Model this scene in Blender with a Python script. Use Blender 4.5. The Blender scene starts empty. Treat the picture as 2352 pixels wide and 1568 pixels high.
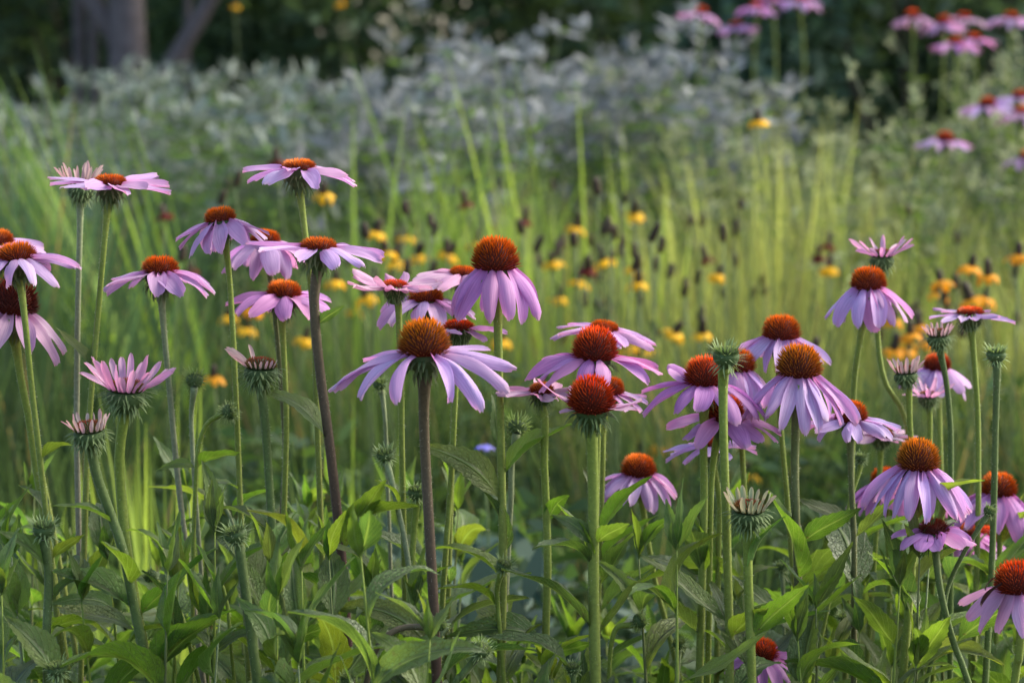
import bpy, math, random
import numpy as np
from mathutils import Vector, Matrix

R = math.radians
rnd = random.Random(7)
nrg = np.random.default_rng(11)
sc = bpy.context.scene
col = sc.collection

# ------------------------------------------------------------------ camera
CAM_H, PITCH, HALF = 1.0, R(6.0), R(11.0)
cam_d = bpy.data.cameras.new('camera')
cam_d.sensor_width = 36.0
cam_d.lens = 18.0 / math.tan(HALF)
cam_d.clip_start, cam_d.clip_end = 0.05, 1500.0
cam_d.dof.use_dof = True
cam_d.dof.focus_distance = 1.95
cam_d.dof.aperture_fstop = 8.2
cam_d.dof.aperture_blades = 0
cam = bpy.data.objects.new('camera', cam_d)
cam.location = (0, 0, CAM_H)
cam.rotation_euler = (math.pi / 2 - PITCH, 0, 0)
col.objects.link(cam)
sc.camera = cam

# ------------------------------------------------------------------ light
SUN_EL, SUN_AZ = R(40), R(72)          # azimuth from +Y (behind the flowers) towards +X
world = bpy.data.worlds.new('World')
sc.world = world
world.use_nodes = True
wn = world.node_tree
sky = wn.nodes.new('ShaderNodeTexSky')
sky.sky_type = 'NISHITA'
sky.sun_disc = False
sky.sun_elevation = SUN_EL
sky.sun_rotation = SUN_AZ
sky.air_density, sky.dust_density = 1.0, 3.0
bg = wn.nodes['Background']
bg.inputs['Strength'].default_value = 0.15
wn.links.new(sky.outputs['Color'], bg.inputs['Color'])

sun_d = bpy.data.lights.new('sun', 'SUN')
sun_d.energy = 1.5
sun_d.angle = R(22)
sun_d.color = (1.0, 0.93, 0.80)
sun = bpy.data.objects.new('sun', sun_d)
sdir = Vector((math.sin(SUN_AZ) * math.cos(SUN_EL), math.cos(SUN_AZ) * math.cos(SUN_EL), math.sin(SUN_EL)))
sun.rotation_euler = sdir.to_track_quat('Z', 'Y').to_euler()
sun.location = sdir * 20
col.objects.link(sun)

vs = sc.view_settings
vs.view_transform = 'Standard'
vs.look = 'None'
vs.gamma = 1.0
vs.use_curve_mapping = False
vs.exposure = 1.48
sc.render.engine = 'CYCLES'
cy = sc.cycles
cy.use_denoising = True
cy.max_bounces = 7
cy.diffuse_bounces = 4
cy.transmission_bounces = 4
cy.glossy_bounces = 2
cy.sample_clamp_indirect = 6.0

# ------------------------------------------------------------------ pixel -> place (2352 x 1568 view of the photograph)
FPX = 1176.0 / math.tan(HALF)
def at(px, py, d):
    x, u = (px - 1176.0) / FPX, (784.0 - py) / FPX
    dy = math.cos(PITCH) + u * math.sin(PITCH)
    dz = -math.sin(PITCH) + u * math.cos(PITCH)
    t = d / dy
    return Vector((x * t, d, CAM_H + dz * t))
def px_of(p):
    y, z = p[1], p[2] - CAM_H
    fw = y * math.cos(PITCH) - z * math.sin(PITCH)
    up = y * math.sin(PITCH) + z * math.cos(PITCH)
    return 1176 + p[0] / fw * FPX, 784 - up / fw * FPX
def m_of(px, d):
    return px / FPX * d

# ------------------------------------------------------------------ materials
def mat_new(name):
    m = bpy.data.materials.new(name)
    m.use_nodes = True
    nt = m.node_tree
    nt.nodes.clear()
    return m, nt
def N(nt, kind, **kw):
    n = nt.nodes.new(kind)
    for k, v in kw.items():
        if k.startswith('i_'):
            key = k[2:]
            n.inputs[int(key) if key.isdigit() else key.replace('_', ' ')].default_value = v
        else:
            setattr(n, k, v)
    return n
def L(nt, a, b):
    nt.links.new(a, b)
def math_n(nt, op, a, b=None, clamp=False):
    n = nt.nodes.new('ShaderNodeMath')
    n.operation = op
    n.use_clamp = clamp
    for k, v in ((0, a), (1, b)):
        if v is None: continue
        if isinstance(v, (int, float)): n.inputs[k].default_value = v
        else: L(nt, v, n.inputs[k])
    return n.outputs[0]
def mixc(nt, fac, a, b, mode='MIX'):
    n = nt.nodes.new('ShaderNodeMix')
    n.data_type = 'RGBA'
    n.blend_type = mode
    for k, v in ((0, fac), (6, a), (7, b)):
        if isinstance(v, (int, float)): n.inputs[k].default_value = v
        elif isinstance(v, tuple): n.inputs[k].default_value = v if len(v) == 4 else (*v, 1)
        else: L(nt, v, n.inputs[k])
    return n.outputs[2]
def finish(nt, colour, trans, tcol=None, rough=0.5, spec=0.4, sheen=0.0, bump=None):
    p = N(nt, 'ShaderNodeBsdfPrincipled')
    L(nt, colour, p.inputs['Base Color'])
    p.inputs['Roughness'].default_value = rough
    p.inputs['Specular IOR Level'].default_value = spec
    if sheen:
        p.inputs['Sheen Weight'].default_value = sheen
        p.inputs['Sheen Roughness'].default_value = 0.35
    if bump is not None:
        L(nt, bump, p.inputs['Normal'])
    out = N(nt, 'ShaderNodeOutputMaterial')
    if trans > 0:
        t = N(nt, 'ShaderNodeBsdfTranslucent')
        L(nt, tcol if tcol is not None else colour, t.inputs['Color'])
        ms = N(nt, 'ShaderNodeMixShader')
        ms.inputs[0].default_value = trans
        L(nt, p.outputs[0], ms.inputs[1])
        L(nt, t.outputs[0], ms.inputs[2])
        L(nt, ms.outputs[0], out.inputs[0])
    else:
        L(nt, p.outputs[0], out.inputs[0])

def attr_mat(name, trans=0.0, rough=0.55, spec=0.3, sheen=0.0, tint=(1, 1, 1), noise=0.0, nscale=60, tgain=1.3):
    """colour = per-vertex paint x object colour, with a mottling noise"""
    m, nt = mat_new(name)
    a = N(nt, 'ShaderNodeVertexColor', layer_name='Col')
    oi = N(nt, 'ShaderNodeObjectInfo')
    c = mixc(nt, 1.0, a.outputs[0], oi.outputs['Color'], 'MULTIPLY')
    if noise:
        tc = N(nt, 'ShaderNodeTexCoord')
        nz = N(nt, 'ShaderNodeTexNoise')
        nz.inputs['Scale'].default_value = nscale
        nz.inputs['Detail'].default_value = 3
        L(nt, tc.outputs['Object'], nz.inputs['Vector'])
        f = math_n(nt, 'MULTIPLY_ADD', nz.outputs[0], 2 * noise)
        f.node.inputs[2].default_value = 1 - noise
        cb = N(nt, 'ShaderNodeCombineColor')
        for k in range(3): L(nt, f, cb.inputs[k])
        c = mixc(nt, 1.0, c, cb.outputs[0], 'MULTIPLY')
    tcol = mixc(nt, 1.0, c, (tint[0] * tgain, tint[1] * tgain, tint[2] * tgain), 'MULTIPLY') if trans else None
    finish(nt, c, trans, tcol, rough, spec, sheen)
    return m

M = {}
M['stem'] = attr_mat('stem_skin', 0.0, 0.65, 0.2, sheen=0.12, noise=0.45, nscale=420)
M['hair'] = attr_mat('stem_hair', 0.5, 0.6, 0.2)
M['bristle'] = attr_mat('cone_bristle', 0.30, 0.5, 0.25)
M['bract'] = attr_mat('bract_green', 0.25, 0.6, 0.2, sheen=0.1, tint=(1.1, 1.15, 0.6))
M['grass'] = attr_mat('grass_blade', 0.48, 0.55, 0.2, tint=(1.2, 1.2, 0.75))
M['foliage'] = attr_mat('foliage_leaf', 0.38, 0.6, 0.16, tint=(1.2, 1.2, 0.5))
M['silver'] = attr_mat('silvery_leaf', 0.25, 0.7, 0.2, sheen=0.3)
M['paint'] = attr_mat('small_petal', 0.3, 0.6, 0.2, tint=(1.1, 1.0, 0.7))
M['bark'] = attr_mat('bark', 0.0, 0.9, 0.1, noise=0.5, nscale=25)

def petal_mat():
    m, nt = mat_new('petal_lilac')
    uv = N(nt, 'ShaderNodeUVMap')
    sp = N(nt, 'ShaderNodeSeparateXYZ')
    L(nt, uv.outputs[0], sp.inputs[0])
    u, v = sp.outputs[0], sp.outputs[1]
    oi = N(nt, 'ShaderNodeObjectInfo')
    mp = N(nt, 'ShaderNodeMapping')
    mp.inputs['Scale'].default_value = (1.6, 16, 1)
    L(nt, uv.outputs[0], mp.inputs[0])
    off = N(nt, 'ShaderNodeCombineXYZ')
    L(nt, math_n(nt, 'MULTIPLY', oi.outputs['Random'], 40.0), off.inputs[0])
    L(nt, off.outputs[0], mp.inputs['Location'])
    nz = N(nt, 'ShaderNodeTexNoise')
    nz.inputs['Scale'].default_value = 1.0
    nz.inputs['Detail'].default_value = 3
    L(nt, mp.outputs[0], nz.inputs['Vector'])
    st = N(nt, 'ShaderNodeMapRange', i_1=0.35, i_2=0.68, i_3=0.74, i_4=1.12)
    L(nt, nz.outputs[0], st.inputs[0])
    cb = N(nt, 'ShaderNodeCombineColor')
    L(nt, math_n(nt, 'POWER', st.outputs[0], 0.7), cb.inputs[0]); L(nt, st.outputs[0], cb.inputs[1]); L(nt, math_n(nt, 'POWER', st.outputs[0], 0.6), cb.inputs[2])
    c = mixc(nt, 1.0, oi.outputs['Color'], cb.outputs[0], 'MULTIPLY')
    # deeper magenta at the base, paler dry tip
    sc3 = N(nt, 'ShaderNodeSeparateColor')
    L(nt, oi.outputs['Color'], sc3.inputs[0])
    pinkish = math_n(nt, 'MULTIPLY', math_n(nt, 'SUBTRACT', sc3.outputs[2], sc3.outputs[1]), 6.0, True)
    b = N(nt, 'ShaderNodeMapRange', i_1=0.0, i_2=0.28, i_3=0.55, i_4=0.0)
    L(nt, u, b.inputs[0])
    c = mixc(nt, math_n(nt, 'MULTIPLY', b.outputs[0], pinkish), c, (0.50, 0.10, 0.33))
    t = N(nt, 'ShaderNodeMapRange', i_1=0.90, i_2=1.0, i_3=0.0, i_4=0.55)
    L(nt, u, t.inputs[0])
    c = mixc(nt, t.outputs[0], c, (0.55, 0.38, 0.36))
    # some petals flush pinker
    r2 = math_n(nt, 'MULTIPLY', math_n(nt, 'MULTIPLY', math_n(nt, 'POWER', oi.outputs['Random'], 3.0), 0.55), pinkish)
    c = mixc(nt, r2, c, (0.62, 0.27, 0.40))
    bm = N(nt, 'ShaderNodeBump')
    bm.inputs['Strength'].default_value = 0.25
    bm.inputs['Distance'].default_value = 0.001
    L(nt, nz.outputs[0], bm.inputs['Height'])
    tc = mixc(nt, 1.0, c, (1.25, 0.85, 1.05), 'MULTIPLY')
    finish(nt, c, 0.38, tc, 0.55, 0.25, 0.15, bm.outputs[0])
    return m
M['petal'] = petal_mat()

def leaf_mat():
    m, nt = mat_new('coneflower_leaf')
    uv = N(nt, 'ShaderNodeUVMap')
    sp = N(nt, 'ShaderNodeSeparateXYZ')
    L(nt, uv.outputs[0], sp.inputs[0])
    u, v = sp.outputs[0], sp.outputs[1]
    oi = N(nt, 'ShaderNodeObjectInfo')
    av = math_n(nt, 'ABSOLUTE', math_n(nt, 'SUBTRACT', v, 0.5))
    mid = N(nt, 'ShaderNodeMapRange', i_1=0.02, i_2=0.075, i_3=1.0, i_4=0.0)
    L(nt, av, mid.inputs[0])
    ph = math_n(nt, 'SUBTRACT', math_n(nt, 'MULTIPLY', u, 8.0), math_n(nt, 'MULTIPLY', math_n(nt, 'POWER', av, 0.8), 5.5))
    sv = math_n(nt, 'ABSOLUTE', math_n(nt, 'SINE', math_n(nt, 'MULTIPLY', ph, math.pi)))
    side = N(nt, 'ShaderNodeMapRange', i_1=0.04, i_2=0.26, i_3=0.8, i_4=0.0)
    L(nt, sv, side.inputs[0])
    tcn = N(nt, 'ShaderNodeTexCoord')
    vo = N(nt, 'ShaderNodeTexVoronoi', feature='DISTANCE_TO_EDGE')
    vo.inputs['Scale'].default_value = 34
    L(nt, tcn.outputs['Object'], vo.inputs['Vector'])
    net = N(nt, 'ShaderNodeMapRange', i_1=0.0, i_2=0.09, i_3=0.16, i_4=0.0)
    L(nt, vo.outputs['Distance'], net.inputs[0])
    vein = math_n(nt, 'MAXIMUM', math_n(nt, 'MAXIMUM', mid.outputs[0], side.outputs[0]), net.outputs[0])
    nz = N(nt, 'ShaderNodeTexNoise')
    nz.inputs['Scale'].default_value = 5
    nz.inputs['Detail'].default_value = 4
    L(nt, tcn.outputs['Object'], nz.inputs['Vector'])
    k = N(nt, 'ShaderNodeMapRange', i_1=0.3, i_2=0.7, i_3=0.75, i_4=1.25)
    L(nt, nz.outputs[0], k.inputs[0])
    cb = N(nt, 'ShaderNodeCombineColor')
    for q in range(3): L(nt, k.outputs[0], cb.inputs[q])
    c = mixc(nt, 1.0, oi.outputs['Color'], cb.outputs[0], 'MULTIPLY')
    c = mixc(nt, math_n(nt, 'MULTIPLY', vein, 0.6), c, (0.26, 0.36, 0.12))
    # brown nibbled spots
    n2 = N(nt, 'ShaderNodeTexNoise')
    n2.inputs['Scale'].default_value = 9
    n2.inputs['Detail'].default_value = 2
    L(nt, tcn.outputs['Object'], n2.inputs['Vector'])
    spn = N(nt, 'ShaderNodeMapRange', i_1=0.70, i_2=0.76, i_3=0.0, i_4=0.6)
    L(nt, n2.outputs[0], spn.inputs[0])
    c = mixc(nt, spn.outputs[0], c, (0.10, 0.07, 0.03))
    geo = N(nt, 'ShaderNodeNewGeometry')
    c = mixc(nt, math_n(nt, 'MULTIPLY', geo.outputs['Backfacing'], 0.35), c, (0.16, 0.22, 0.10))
    tc = mixc(nt, 1.0, c, (1.5, 1.55, 0.6), 'MULTIPLY')
    bm = N(nt, 'ShaderNodeBump', invert=True)
    bm.inputs['Strength'].default_value = 0.9
    bm.inputs['Distance'].default_value = 0.02
    L(nt, vein, bm.inputs['Height'])
    finish(nt, c, 0.45, tc, 0.48, 0.45, 0.08, bm.outputs[0])
    return m
M['leaf'] = leaf_mat()

def soil_mat():
    m, nt = mat_new('soil')
    tc = N(nt, 'ShaderNodeTexCoord')
    nz = N(nt, 'ShaderNodeTexNoise')
    nz.inputs['Scale'].default_value = 9
    nz.inputs['Detail'].default_value = 8
    L(nt, tc.outputs['Object'], nz.inputs['Vector'])
    r = N(nt, 'ShaderNodeValToRGB')
    e = r.color_ramp.elements
    e[0].position, e[0].color = 0.3, (0.018, 0.014, 0.010, 1)
    e[1].position, e[1].color = 0.75, (0.075, 0.062, 0.036, 1)
    L(nt, nz.outputs[0], r.inputs[0])
    bm = N(nt, 'ShaderNodeBump')
    bm.inputs['Strength'].default_value = 0.8
    bm.inputs['Distance'].default_value = 0.03
    L(nt, nz.outputs[0], bm.inputs['Height'])
    finish(nt, r.outputs[0], 0.0, None, 0.95, 0.1, 0.0, bm.outputs[0])
    return m
M['soil'] = soil_mat()

# ------------------------------------------------------------------ mesh helpers
class MB:
    def __init__(s):
        s.v, s.f, s.c, s.uv = [], [], [], []
    def add(s, verts, faces, cols=None, uvs=None):
        o = len(s.v)
        s.v += [tuple(p) for p in verts]
        s.f += [tuple(i + o for i in f) for f in faces]
        s.c += cols if isinstance(cols, list) else [cols or (1, 1, 1)] * len(verts)
        s.uv += uvs if uvs else [(0, 0)] * len(verts)
    def mesh(s, name, mat, smooth=True):
        me = bpy.data.meshes.new(name)
        me.from_pydata(s.v, [], s.f)
        ca = me.color_attributes.new('Col', 'FLOAT_COLOR', 'POINT')
        ca.data.foreach_set('color', np.array([(*c[:3], 1) for c in s.c], dtype=np.float32).ravel())
        ul = me.uv_layers.new(name='UVMap')
        li = np.empty(len(me.loops), dtype=np.int32)
        me.loops.foreach_get('vertex_index', li)
        ul.data.foreach_set('uv', np.array(s.uv, dtype=np.float32)[li].ravel())
        me.polygons.foreach_set('use_smooth', [smooth] * len(me.polygons))
        me.materials.append(mat)
        me.update()
        return me

def quad_mesh(name, V, Q, C, mat, smooth=True):
    """fast mesh from numpy arrays of vertices, quads and vertex colours"""
    me = bpy.data.meshes.new(name)
    me.vertices.add(len(V)); me.vertices.foreach_set('co', V.astype(np.float32).ravel())
    me.loops.add(Q.size); me.loops.foreach_set('vertex_index', Q.astype(np.int32).ravel())
    me.polygons.add(len(Q)); me.polygons.foreach_set('loop_start', np.arange(0, Q.size, 4, dtype=np.int32))
    me.polygons.foreach_set('use_smooth', np.full(len(Q), smooth))
    me.update(calc_edges=True)
    ca = me.color_attributes.new('Col', 'FLOAT_COLOR', 'POINT')
    ca.data.foreach_set('color', np.hstack([C, np.ones((len(C), 1))]).astype(np.float32).ravel())
    me.materials.append(mat)
    return me

def unit(a):
    return a / np.maximum(np.linalg.norm(a, axis=-1, keepdims=True), 1e-9)

def ribbons(base, d0, length, width, colour, bend=0.0, S=4, profile=None, droop=None, tipcol=None, fold=0.0):
    """N leaf or blade strips. base,d0 (N,3); length,width,bend (N,)"""
    base = np.asarray(base, float); d0 = unit(np.asarray(d0, float))
    n = len(base)
    length = np.broadcast_to(np.asarray(length, float), (n,)); width = np.broadcast_to(np.asarray(width, float), (n,))
    bend = np.broadcast_to(np.asarray(bend, float), (n,))
    colour = np.broadcast_to(np.asarray(colour, float), (n, 3))
    down = np.array([0, 0, -1.0]) if droop is None else np.asarray(droop, float)
    rr = unit(nrg.normal(size=(n, 3)))
    side = unit(np.cross(d0, rr))
    if profile is None: profile = np.linspace(1, 0.06, S + 1)
    V = np.empty((n, S + 1, 2, 3)); C = np.empty((n, S + 1, 2, 3))
    p = base.copy()
    for k in range(S + 1):
        t = k / S
        w = (width * profile[k] * 0.5)[:, None] * side
        V[:, k, 0] = p - w; V[:, k, 1] = p + w
        cc = colour if tipcol is None else colour * (1 - t) + np.asarray(tipcol) * t
        C[:, k, 0] = cc; C[:, k, 1] = cc
        d = unit(d0 + (bend * (t + 0.5 / S) ** 1.5)[:, None] * down)
        p = p + d * (length / S)[:, None]
    Q = []
    for k in range(S):
        a = np.arange(n) * (S + 1) * 2 + k * 2
        Q.append(np.stack([a, a + 1, a + 3, a + 2], 1))
    return V.reshape(-1, 3), np.vstack(Q), C.reshape(-1, 3)

def merge(parts):
    Vs, Qs, Cs, o = [], [], [], 0
    for V, Q, C in parts:
        Vs.append(V); Qs.append(Q + o); Cs.append(C); o += len(V)
    return np.vstack(Vs), np.vstack(Qs), np.vstack(Cs)

LEAFP = [0.12, 0.8, 1.0, 0.62, 0.05]

def obj(name, me, parent=None, basis=None, color=None, kind=None):
    o = bpy.data.objects.new(name, me)
    col.objects.link(o)
    if parent is not None: o.parent = parent
    if basis is not None: o.matrix_basis = basis
    if color is not None: o.color = (*color[:3], 1)
    if kind: o['kind'] = kind
    return o
def root_at(name, loc, label, cat, group=None):
    o = bpy.data.objects.new(name, None)
    o.empty_display_size = 0.02
    o.location = loc
    col.objects.link(o)
    o['label'], o['category'] = label, cat
    if group: o['group'] = group
    return o
def tag(o, label, cat, group=None, kind=None):
    o['label'], o['category'] = label, cat
    if group: o['group'] = group
    if kind: o['kind'] = kind
    return o

def spline(pts, n):
    P = [Vector(p) for p in pts]
    P = [P[0] * 2 - P[1]] + P + [P[-1] * 2 - P[-2]]
    segs = len(P) - 3
    out = []
    for k in range(n + 1):
        s = k / n * segs
        i = min(int(s), segs - 1)
        t = s - i
        a, b, c, d = P[i:i + 4]
        out.append(0.5 * ((2 * b) + (c - a) * t + (2 * a - 5 * b + 4 * c - d) * t * t + (3 * b - a - 3 * c + d) * t ** 3))
    return out

def tube(mb, pts, radii, cols, sides=7, cap=True):
    n = len(pts)
    V, Cc, F = [], [], []
    up = Vector((0.3, 0.9, 0.1)).normalized()
    for k, p in enumerate(pts):
        t = (pts[min(k + 1, n - 1)] - pts[max(k - 1, 0)]).normalized()
        a = t.cross(up).normalized()
        b = a.cross(t).normalized()
        for j in range(sides):
            an = 2 * math.pi * j / sides
            V.append(p + (a * math.cos(an) + b * math.sin(an)) * radii[k])
            Cc.append(cols[k])
    for k in range(n - 1):
        for j in range(sides):
            j2 = (j + 1) % sides
            F.append((k * sides + j, k * sides + j2, (k + 1) * sides + j2, (k + 1) * sides + j))
    if cap:
        F.append(tuple(range(sides - 1, -1, -1))); F.append(tuple((n - 1) * sides + j for j in range(sides)))
    mb.add(V, F, Cc)

def lerp3(a, b, t):
    return tuple(x * (1 - t) + y * t for x, y in zip(a, b))

# ------------------------------------------------------------------ flower part meshes (unit sized, shared)
def cone_core(hw, name, c=(0.12, 0.018, 0.008)):
    """dark dome, diameter 0.84, height hw*0.92, sitting at z=0"""
    mb = MB()
    rings, seg = 6, 14
    V, F, C = [], [], []
    for i in range(rings + 1):
        th = (i / rings) * R(97)
        r = 0.42 * math.sin(th) ** 0.72
        z = (hw - 0.12) * (math.cos(th) + 0.122) / 1.122 * 0.98
        for j in range(seg):
            a = 2 * math.pi * j / seg
            V.append((max(r, 0.004) * math.cos(a), max(r, 0.004) * math.sin(a), z)); C.append(c)
    for i in range(rings):
        for j in range(seg):
            F.append((i * seg + j, (i + 1) * seg + j, (i + 1) * seg + (j + 1) % seg, i * seg + (j + 1) % seg))
    F.append(tuple(range(seg))); F.append(tuple(rings * seg + j for j in range(seg))[::-1])
    mb.add(V, F, C)
    return mb.mesh(name, M['bristle'])

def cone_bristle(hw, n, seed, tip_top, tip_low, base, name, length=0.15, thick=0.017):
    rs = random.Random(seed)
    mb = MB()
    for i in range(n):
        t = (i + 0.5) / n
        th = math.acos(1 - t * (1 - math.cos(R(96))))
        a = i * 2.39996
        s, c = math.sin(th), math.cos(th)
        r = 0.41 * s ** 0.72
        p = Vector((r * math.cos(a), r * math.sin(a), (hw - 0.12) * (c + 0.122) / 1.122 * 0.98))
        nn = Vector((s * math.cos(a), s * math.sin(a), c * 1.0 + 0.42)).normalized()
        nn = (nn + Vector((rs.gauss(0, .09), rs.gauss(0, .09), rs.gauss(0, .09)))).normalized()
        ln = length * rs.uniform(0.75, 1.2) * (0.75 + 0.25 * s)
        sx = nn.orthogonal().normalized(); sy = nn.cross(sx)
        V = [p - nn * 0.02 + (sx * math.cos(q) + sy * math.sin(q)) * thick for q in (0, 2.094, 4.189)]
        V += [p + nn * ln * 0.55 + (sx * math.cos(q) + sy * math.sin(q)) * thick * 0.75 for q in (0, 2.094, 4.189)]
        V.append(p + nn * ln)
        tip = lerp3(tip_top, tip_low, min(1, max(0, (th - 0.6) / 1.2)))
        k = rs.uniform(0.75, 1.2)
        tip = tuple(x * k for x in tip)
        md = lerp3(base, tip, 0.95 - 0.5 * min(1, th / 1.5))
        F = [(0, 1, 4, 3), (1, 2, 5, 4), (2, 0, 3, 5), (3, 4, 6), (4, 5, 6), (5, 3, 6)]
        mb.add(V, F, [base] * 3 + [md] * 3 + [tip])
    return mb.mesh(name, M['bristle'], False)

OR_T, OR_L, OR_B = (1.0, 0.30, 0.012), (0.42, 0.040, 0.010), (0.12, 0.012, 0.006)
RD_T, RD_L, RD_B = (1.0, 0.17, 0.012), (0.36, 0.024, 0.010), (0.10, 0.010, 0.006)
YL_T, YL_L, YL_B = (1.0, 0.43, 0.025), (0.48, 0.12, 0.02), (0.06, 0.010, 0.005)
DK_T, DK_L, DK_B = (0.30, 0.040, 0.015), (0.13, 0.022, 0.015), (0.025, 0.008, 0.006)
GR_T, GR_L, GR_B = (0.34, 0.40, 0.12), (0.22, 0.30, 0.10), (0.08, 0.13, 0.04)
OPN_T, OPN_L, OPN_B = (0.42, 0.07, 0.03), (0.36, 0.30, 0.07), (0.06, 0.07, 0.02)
SHAPES = {'flat': 0.36, 'low': 0.50, 'dome': 0.66, 'tall': 0.76}
CORE = {k: cone_core(h, 'cone_%s' % k) for k, h in SHAPES.items()}
CORE['green'] = cone_core(0.36, 'cone_green', (0.06, 0.09, 0.03))
BRIS = {}
for k, h in SHAPES.items():
    nb = {'flat': 300, 'low': 340, 'dome': 400, 'tall': 430}[k]
    ln = 0.15 if k == 'flat' else 0.20
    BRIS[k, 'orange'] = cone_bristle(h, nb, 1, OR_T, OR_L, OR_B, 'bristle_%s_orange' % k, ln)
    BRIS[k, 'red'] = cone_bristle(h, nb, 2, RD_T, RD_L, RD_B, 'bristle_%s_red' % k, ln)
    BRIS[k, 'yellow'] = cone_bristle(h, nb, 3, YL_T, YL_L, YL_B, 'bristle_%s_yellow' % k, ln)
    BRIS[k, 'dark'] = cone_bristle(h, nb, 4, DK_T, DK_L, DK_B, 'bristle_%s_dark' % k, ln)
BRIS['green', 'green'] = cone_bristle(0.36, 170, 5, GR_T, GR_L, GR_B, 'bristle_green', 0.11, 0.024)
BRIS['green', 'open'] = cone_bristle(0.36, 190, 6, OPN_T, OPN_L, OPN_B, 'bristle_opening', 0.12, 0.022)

def petal_mesh(name, bend, seed, style='open'):
    """unit long along +X, half width ~0.5 (scaled), bends down by `bend` degrees"""
    rs = random.Random(seed)
    S, K = 10, 6
    tw = rs.gauss(0, 0.45); sidew = rs.uniform(-0.10, 0.10)
    tapr = rs.uniform(0.30, 0.62); chan = rs.uniform(0.15, 0.50) * rs.choice((1, 1, -1, -1)); wav = rs.uniform(0, 6.28); tipc = rs.uniform(-0.5, 0.9)
    if style == 'rolled': chan = 0.42
    V, F, C, U = [], [], [], []
    p = Vector((0, 0, 0)); ang = 0.0
    for i in range(S + 1):
        t = i / S
        if style == 'rolled': w = 0.5 * (0.75 + 0.25 * math.sin(math.pi * t)) * (1 if t < .85 else 1 - (t - .85) / .15 * 0.6)
        else:
            w = 0.5 * (0.36 + 0.64 * min(1, (t / 0.38)) ** 0.8) * (1.0 if t < 0.5 else 1 - tapr * ((t - 0.5) / 0.5) ** 1.5)
            if t > 0.9: w *= 0.72
        ang = R(bend) * (t ** 1.2) + (tipc * R(22) * max(0, (t - 0.75) / 0.25) ** 2)
        fx, fz = math.cos(ang), -math.sin(ang)
        nx, nz = math.sin(ang), math.cos(ang)
        tt = tw * t
        for j in range(K + 1):
            q = (j / K - 0.5) * 2
            y = q * w
            h = chan * 0.30 * (q * q - 0.4) + 0.030 * math.cos(q * math.pi * 2.5) * min(1, t * 4) * (1 - 0.5 * t)
            h += 0.026 * math.sin(t * 8 + wav + q * 2.2)
            yy, hh = y * 0.27 * math.cos(tt) - h * 0.5 * math.sin(tt), y * 0.27 * math.sin(tt) + h * 0.5 * math.cos(tt)
            notch = 0.0
            if i == S:
                notch = (0.035 * (abs(((q + 0.35) * 1.5) % 1.0 - 0.5) * 2) - 0.05 * q * q)
            V.append((p.x + nx * hh + fx * notch, yy + sidew * t * t, p.z + nz * hh + fz * notch))
            C.append((1, 1, 1)); U.append((t, j / K))
        p = p + Vector((fx, 0, fz)) / S
    for i in range(S):
        for j in range(K):
            a = i * (K + 1) + j
            F.append((a, a + 1, a + K + 2, a + K + 1))
    mb = MB(); mb.add(V, F, C, U)
    return mb.mesh(name, M['petal'])
BENDS = (-28, 8, 28, 48, 70)
PETALS = {b: [petal_mesh('petal_bend', b, 31 * i + b, 'open') for i in range(10)] for b in BENDS}
ROLLED = [petal_mesh('petal_rolled', b, 900 + b, 'rolled') for b in (-25, -12, 0, 10, 18)]

def bract_mesh(name, n, rows, seed, el_top, el_low, ln, wd, curl, ca, cb, z0=0.0, z1=-0.5, r0=1.0, r1=0.6):
    """rings of narrow pointed bracts on a cup of unit radius"""
    rs = random.Random(seed)
    mb = MB()
    for r in range(rows):
        f = r / max(1, rows - 1)
        rad, z, el = r0 + (r1 - r0) * f, z0 + (z1 - z0) * f, el_top + (el_low - el_top) * f
        m = int(n * (1 - 0.25 * f))
        for i in range(m):
            a = 2 * math.pi * (i + 0.5 * (r % 2) + rs.uniform(-.25, .25)) / m
            e = R(el + rs.gauss(0, 13))
            out = Vector((math.cos(a), math.sin(a), 0)); sd = Vector((-math.sin(a), math.cos(a), 0))
            p = out * rad * 0.92 + Vector((0, 0, z))
            le = ln * rs.uniform(0.7, 1.25); cu = R(curl * rs.uniform(0.5, 1.4)); sk = rs.uniform(-.25, .25)
            w = wd * rs.uniform(0.8, 1.2)
            V, C = [], []
            for k, ww in enumerate((0.75, 1.0, 0.6)):
                V += [p - sd * w * ww * .5, p + sd * w * ww * .5]
                c = lerp3(ca, cb, k / 3); C += [c, c]
                dr = (out * math.cos(e) + Vector((0, 0, math.sin(e))) + sd * sk * k).normalized()
                p = p + dr * le / 3; e -= cu / 3
            V.append(p); C.append(cb)
            mb.add(V, [(0, 1, 3, 2), (2, 3, 5, 4), (4, 5, 6)], C)
    return mb.mesh(name, M['bract'])
BG, BT = (0.045, 0.085, 0.028), (0.14, 0.20, 0.075)
BRACT = {
    'reflex': [bract_mesh('bract_reflexed', 22, 3, s, -20, -60, 1.0, 0.17, 60, BG, BT, -0.25, -0.85, 0.98, 0.5) for s in (1, 2, 3)],
    'spread': [bract_mesh('bract_spread', 24, 6, s, 2, -50, 0.85, 0.12, 55, BG, (0.22, 0.29, 0.12), 0.16, -0.75, 0.98, 0.5) for s in (4, 5, 6)],
    'bur': [bract_mesh('bract_bur', 19, 6, s, 58, -38, 1.05, 0.15, 14, (0.06, 0.115, 0.04), (0.36, 0.45, 0.20), 0.24, -0.7, 0.84, 0.50) for s in (7, 8, 9, 10)],
}
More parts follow.
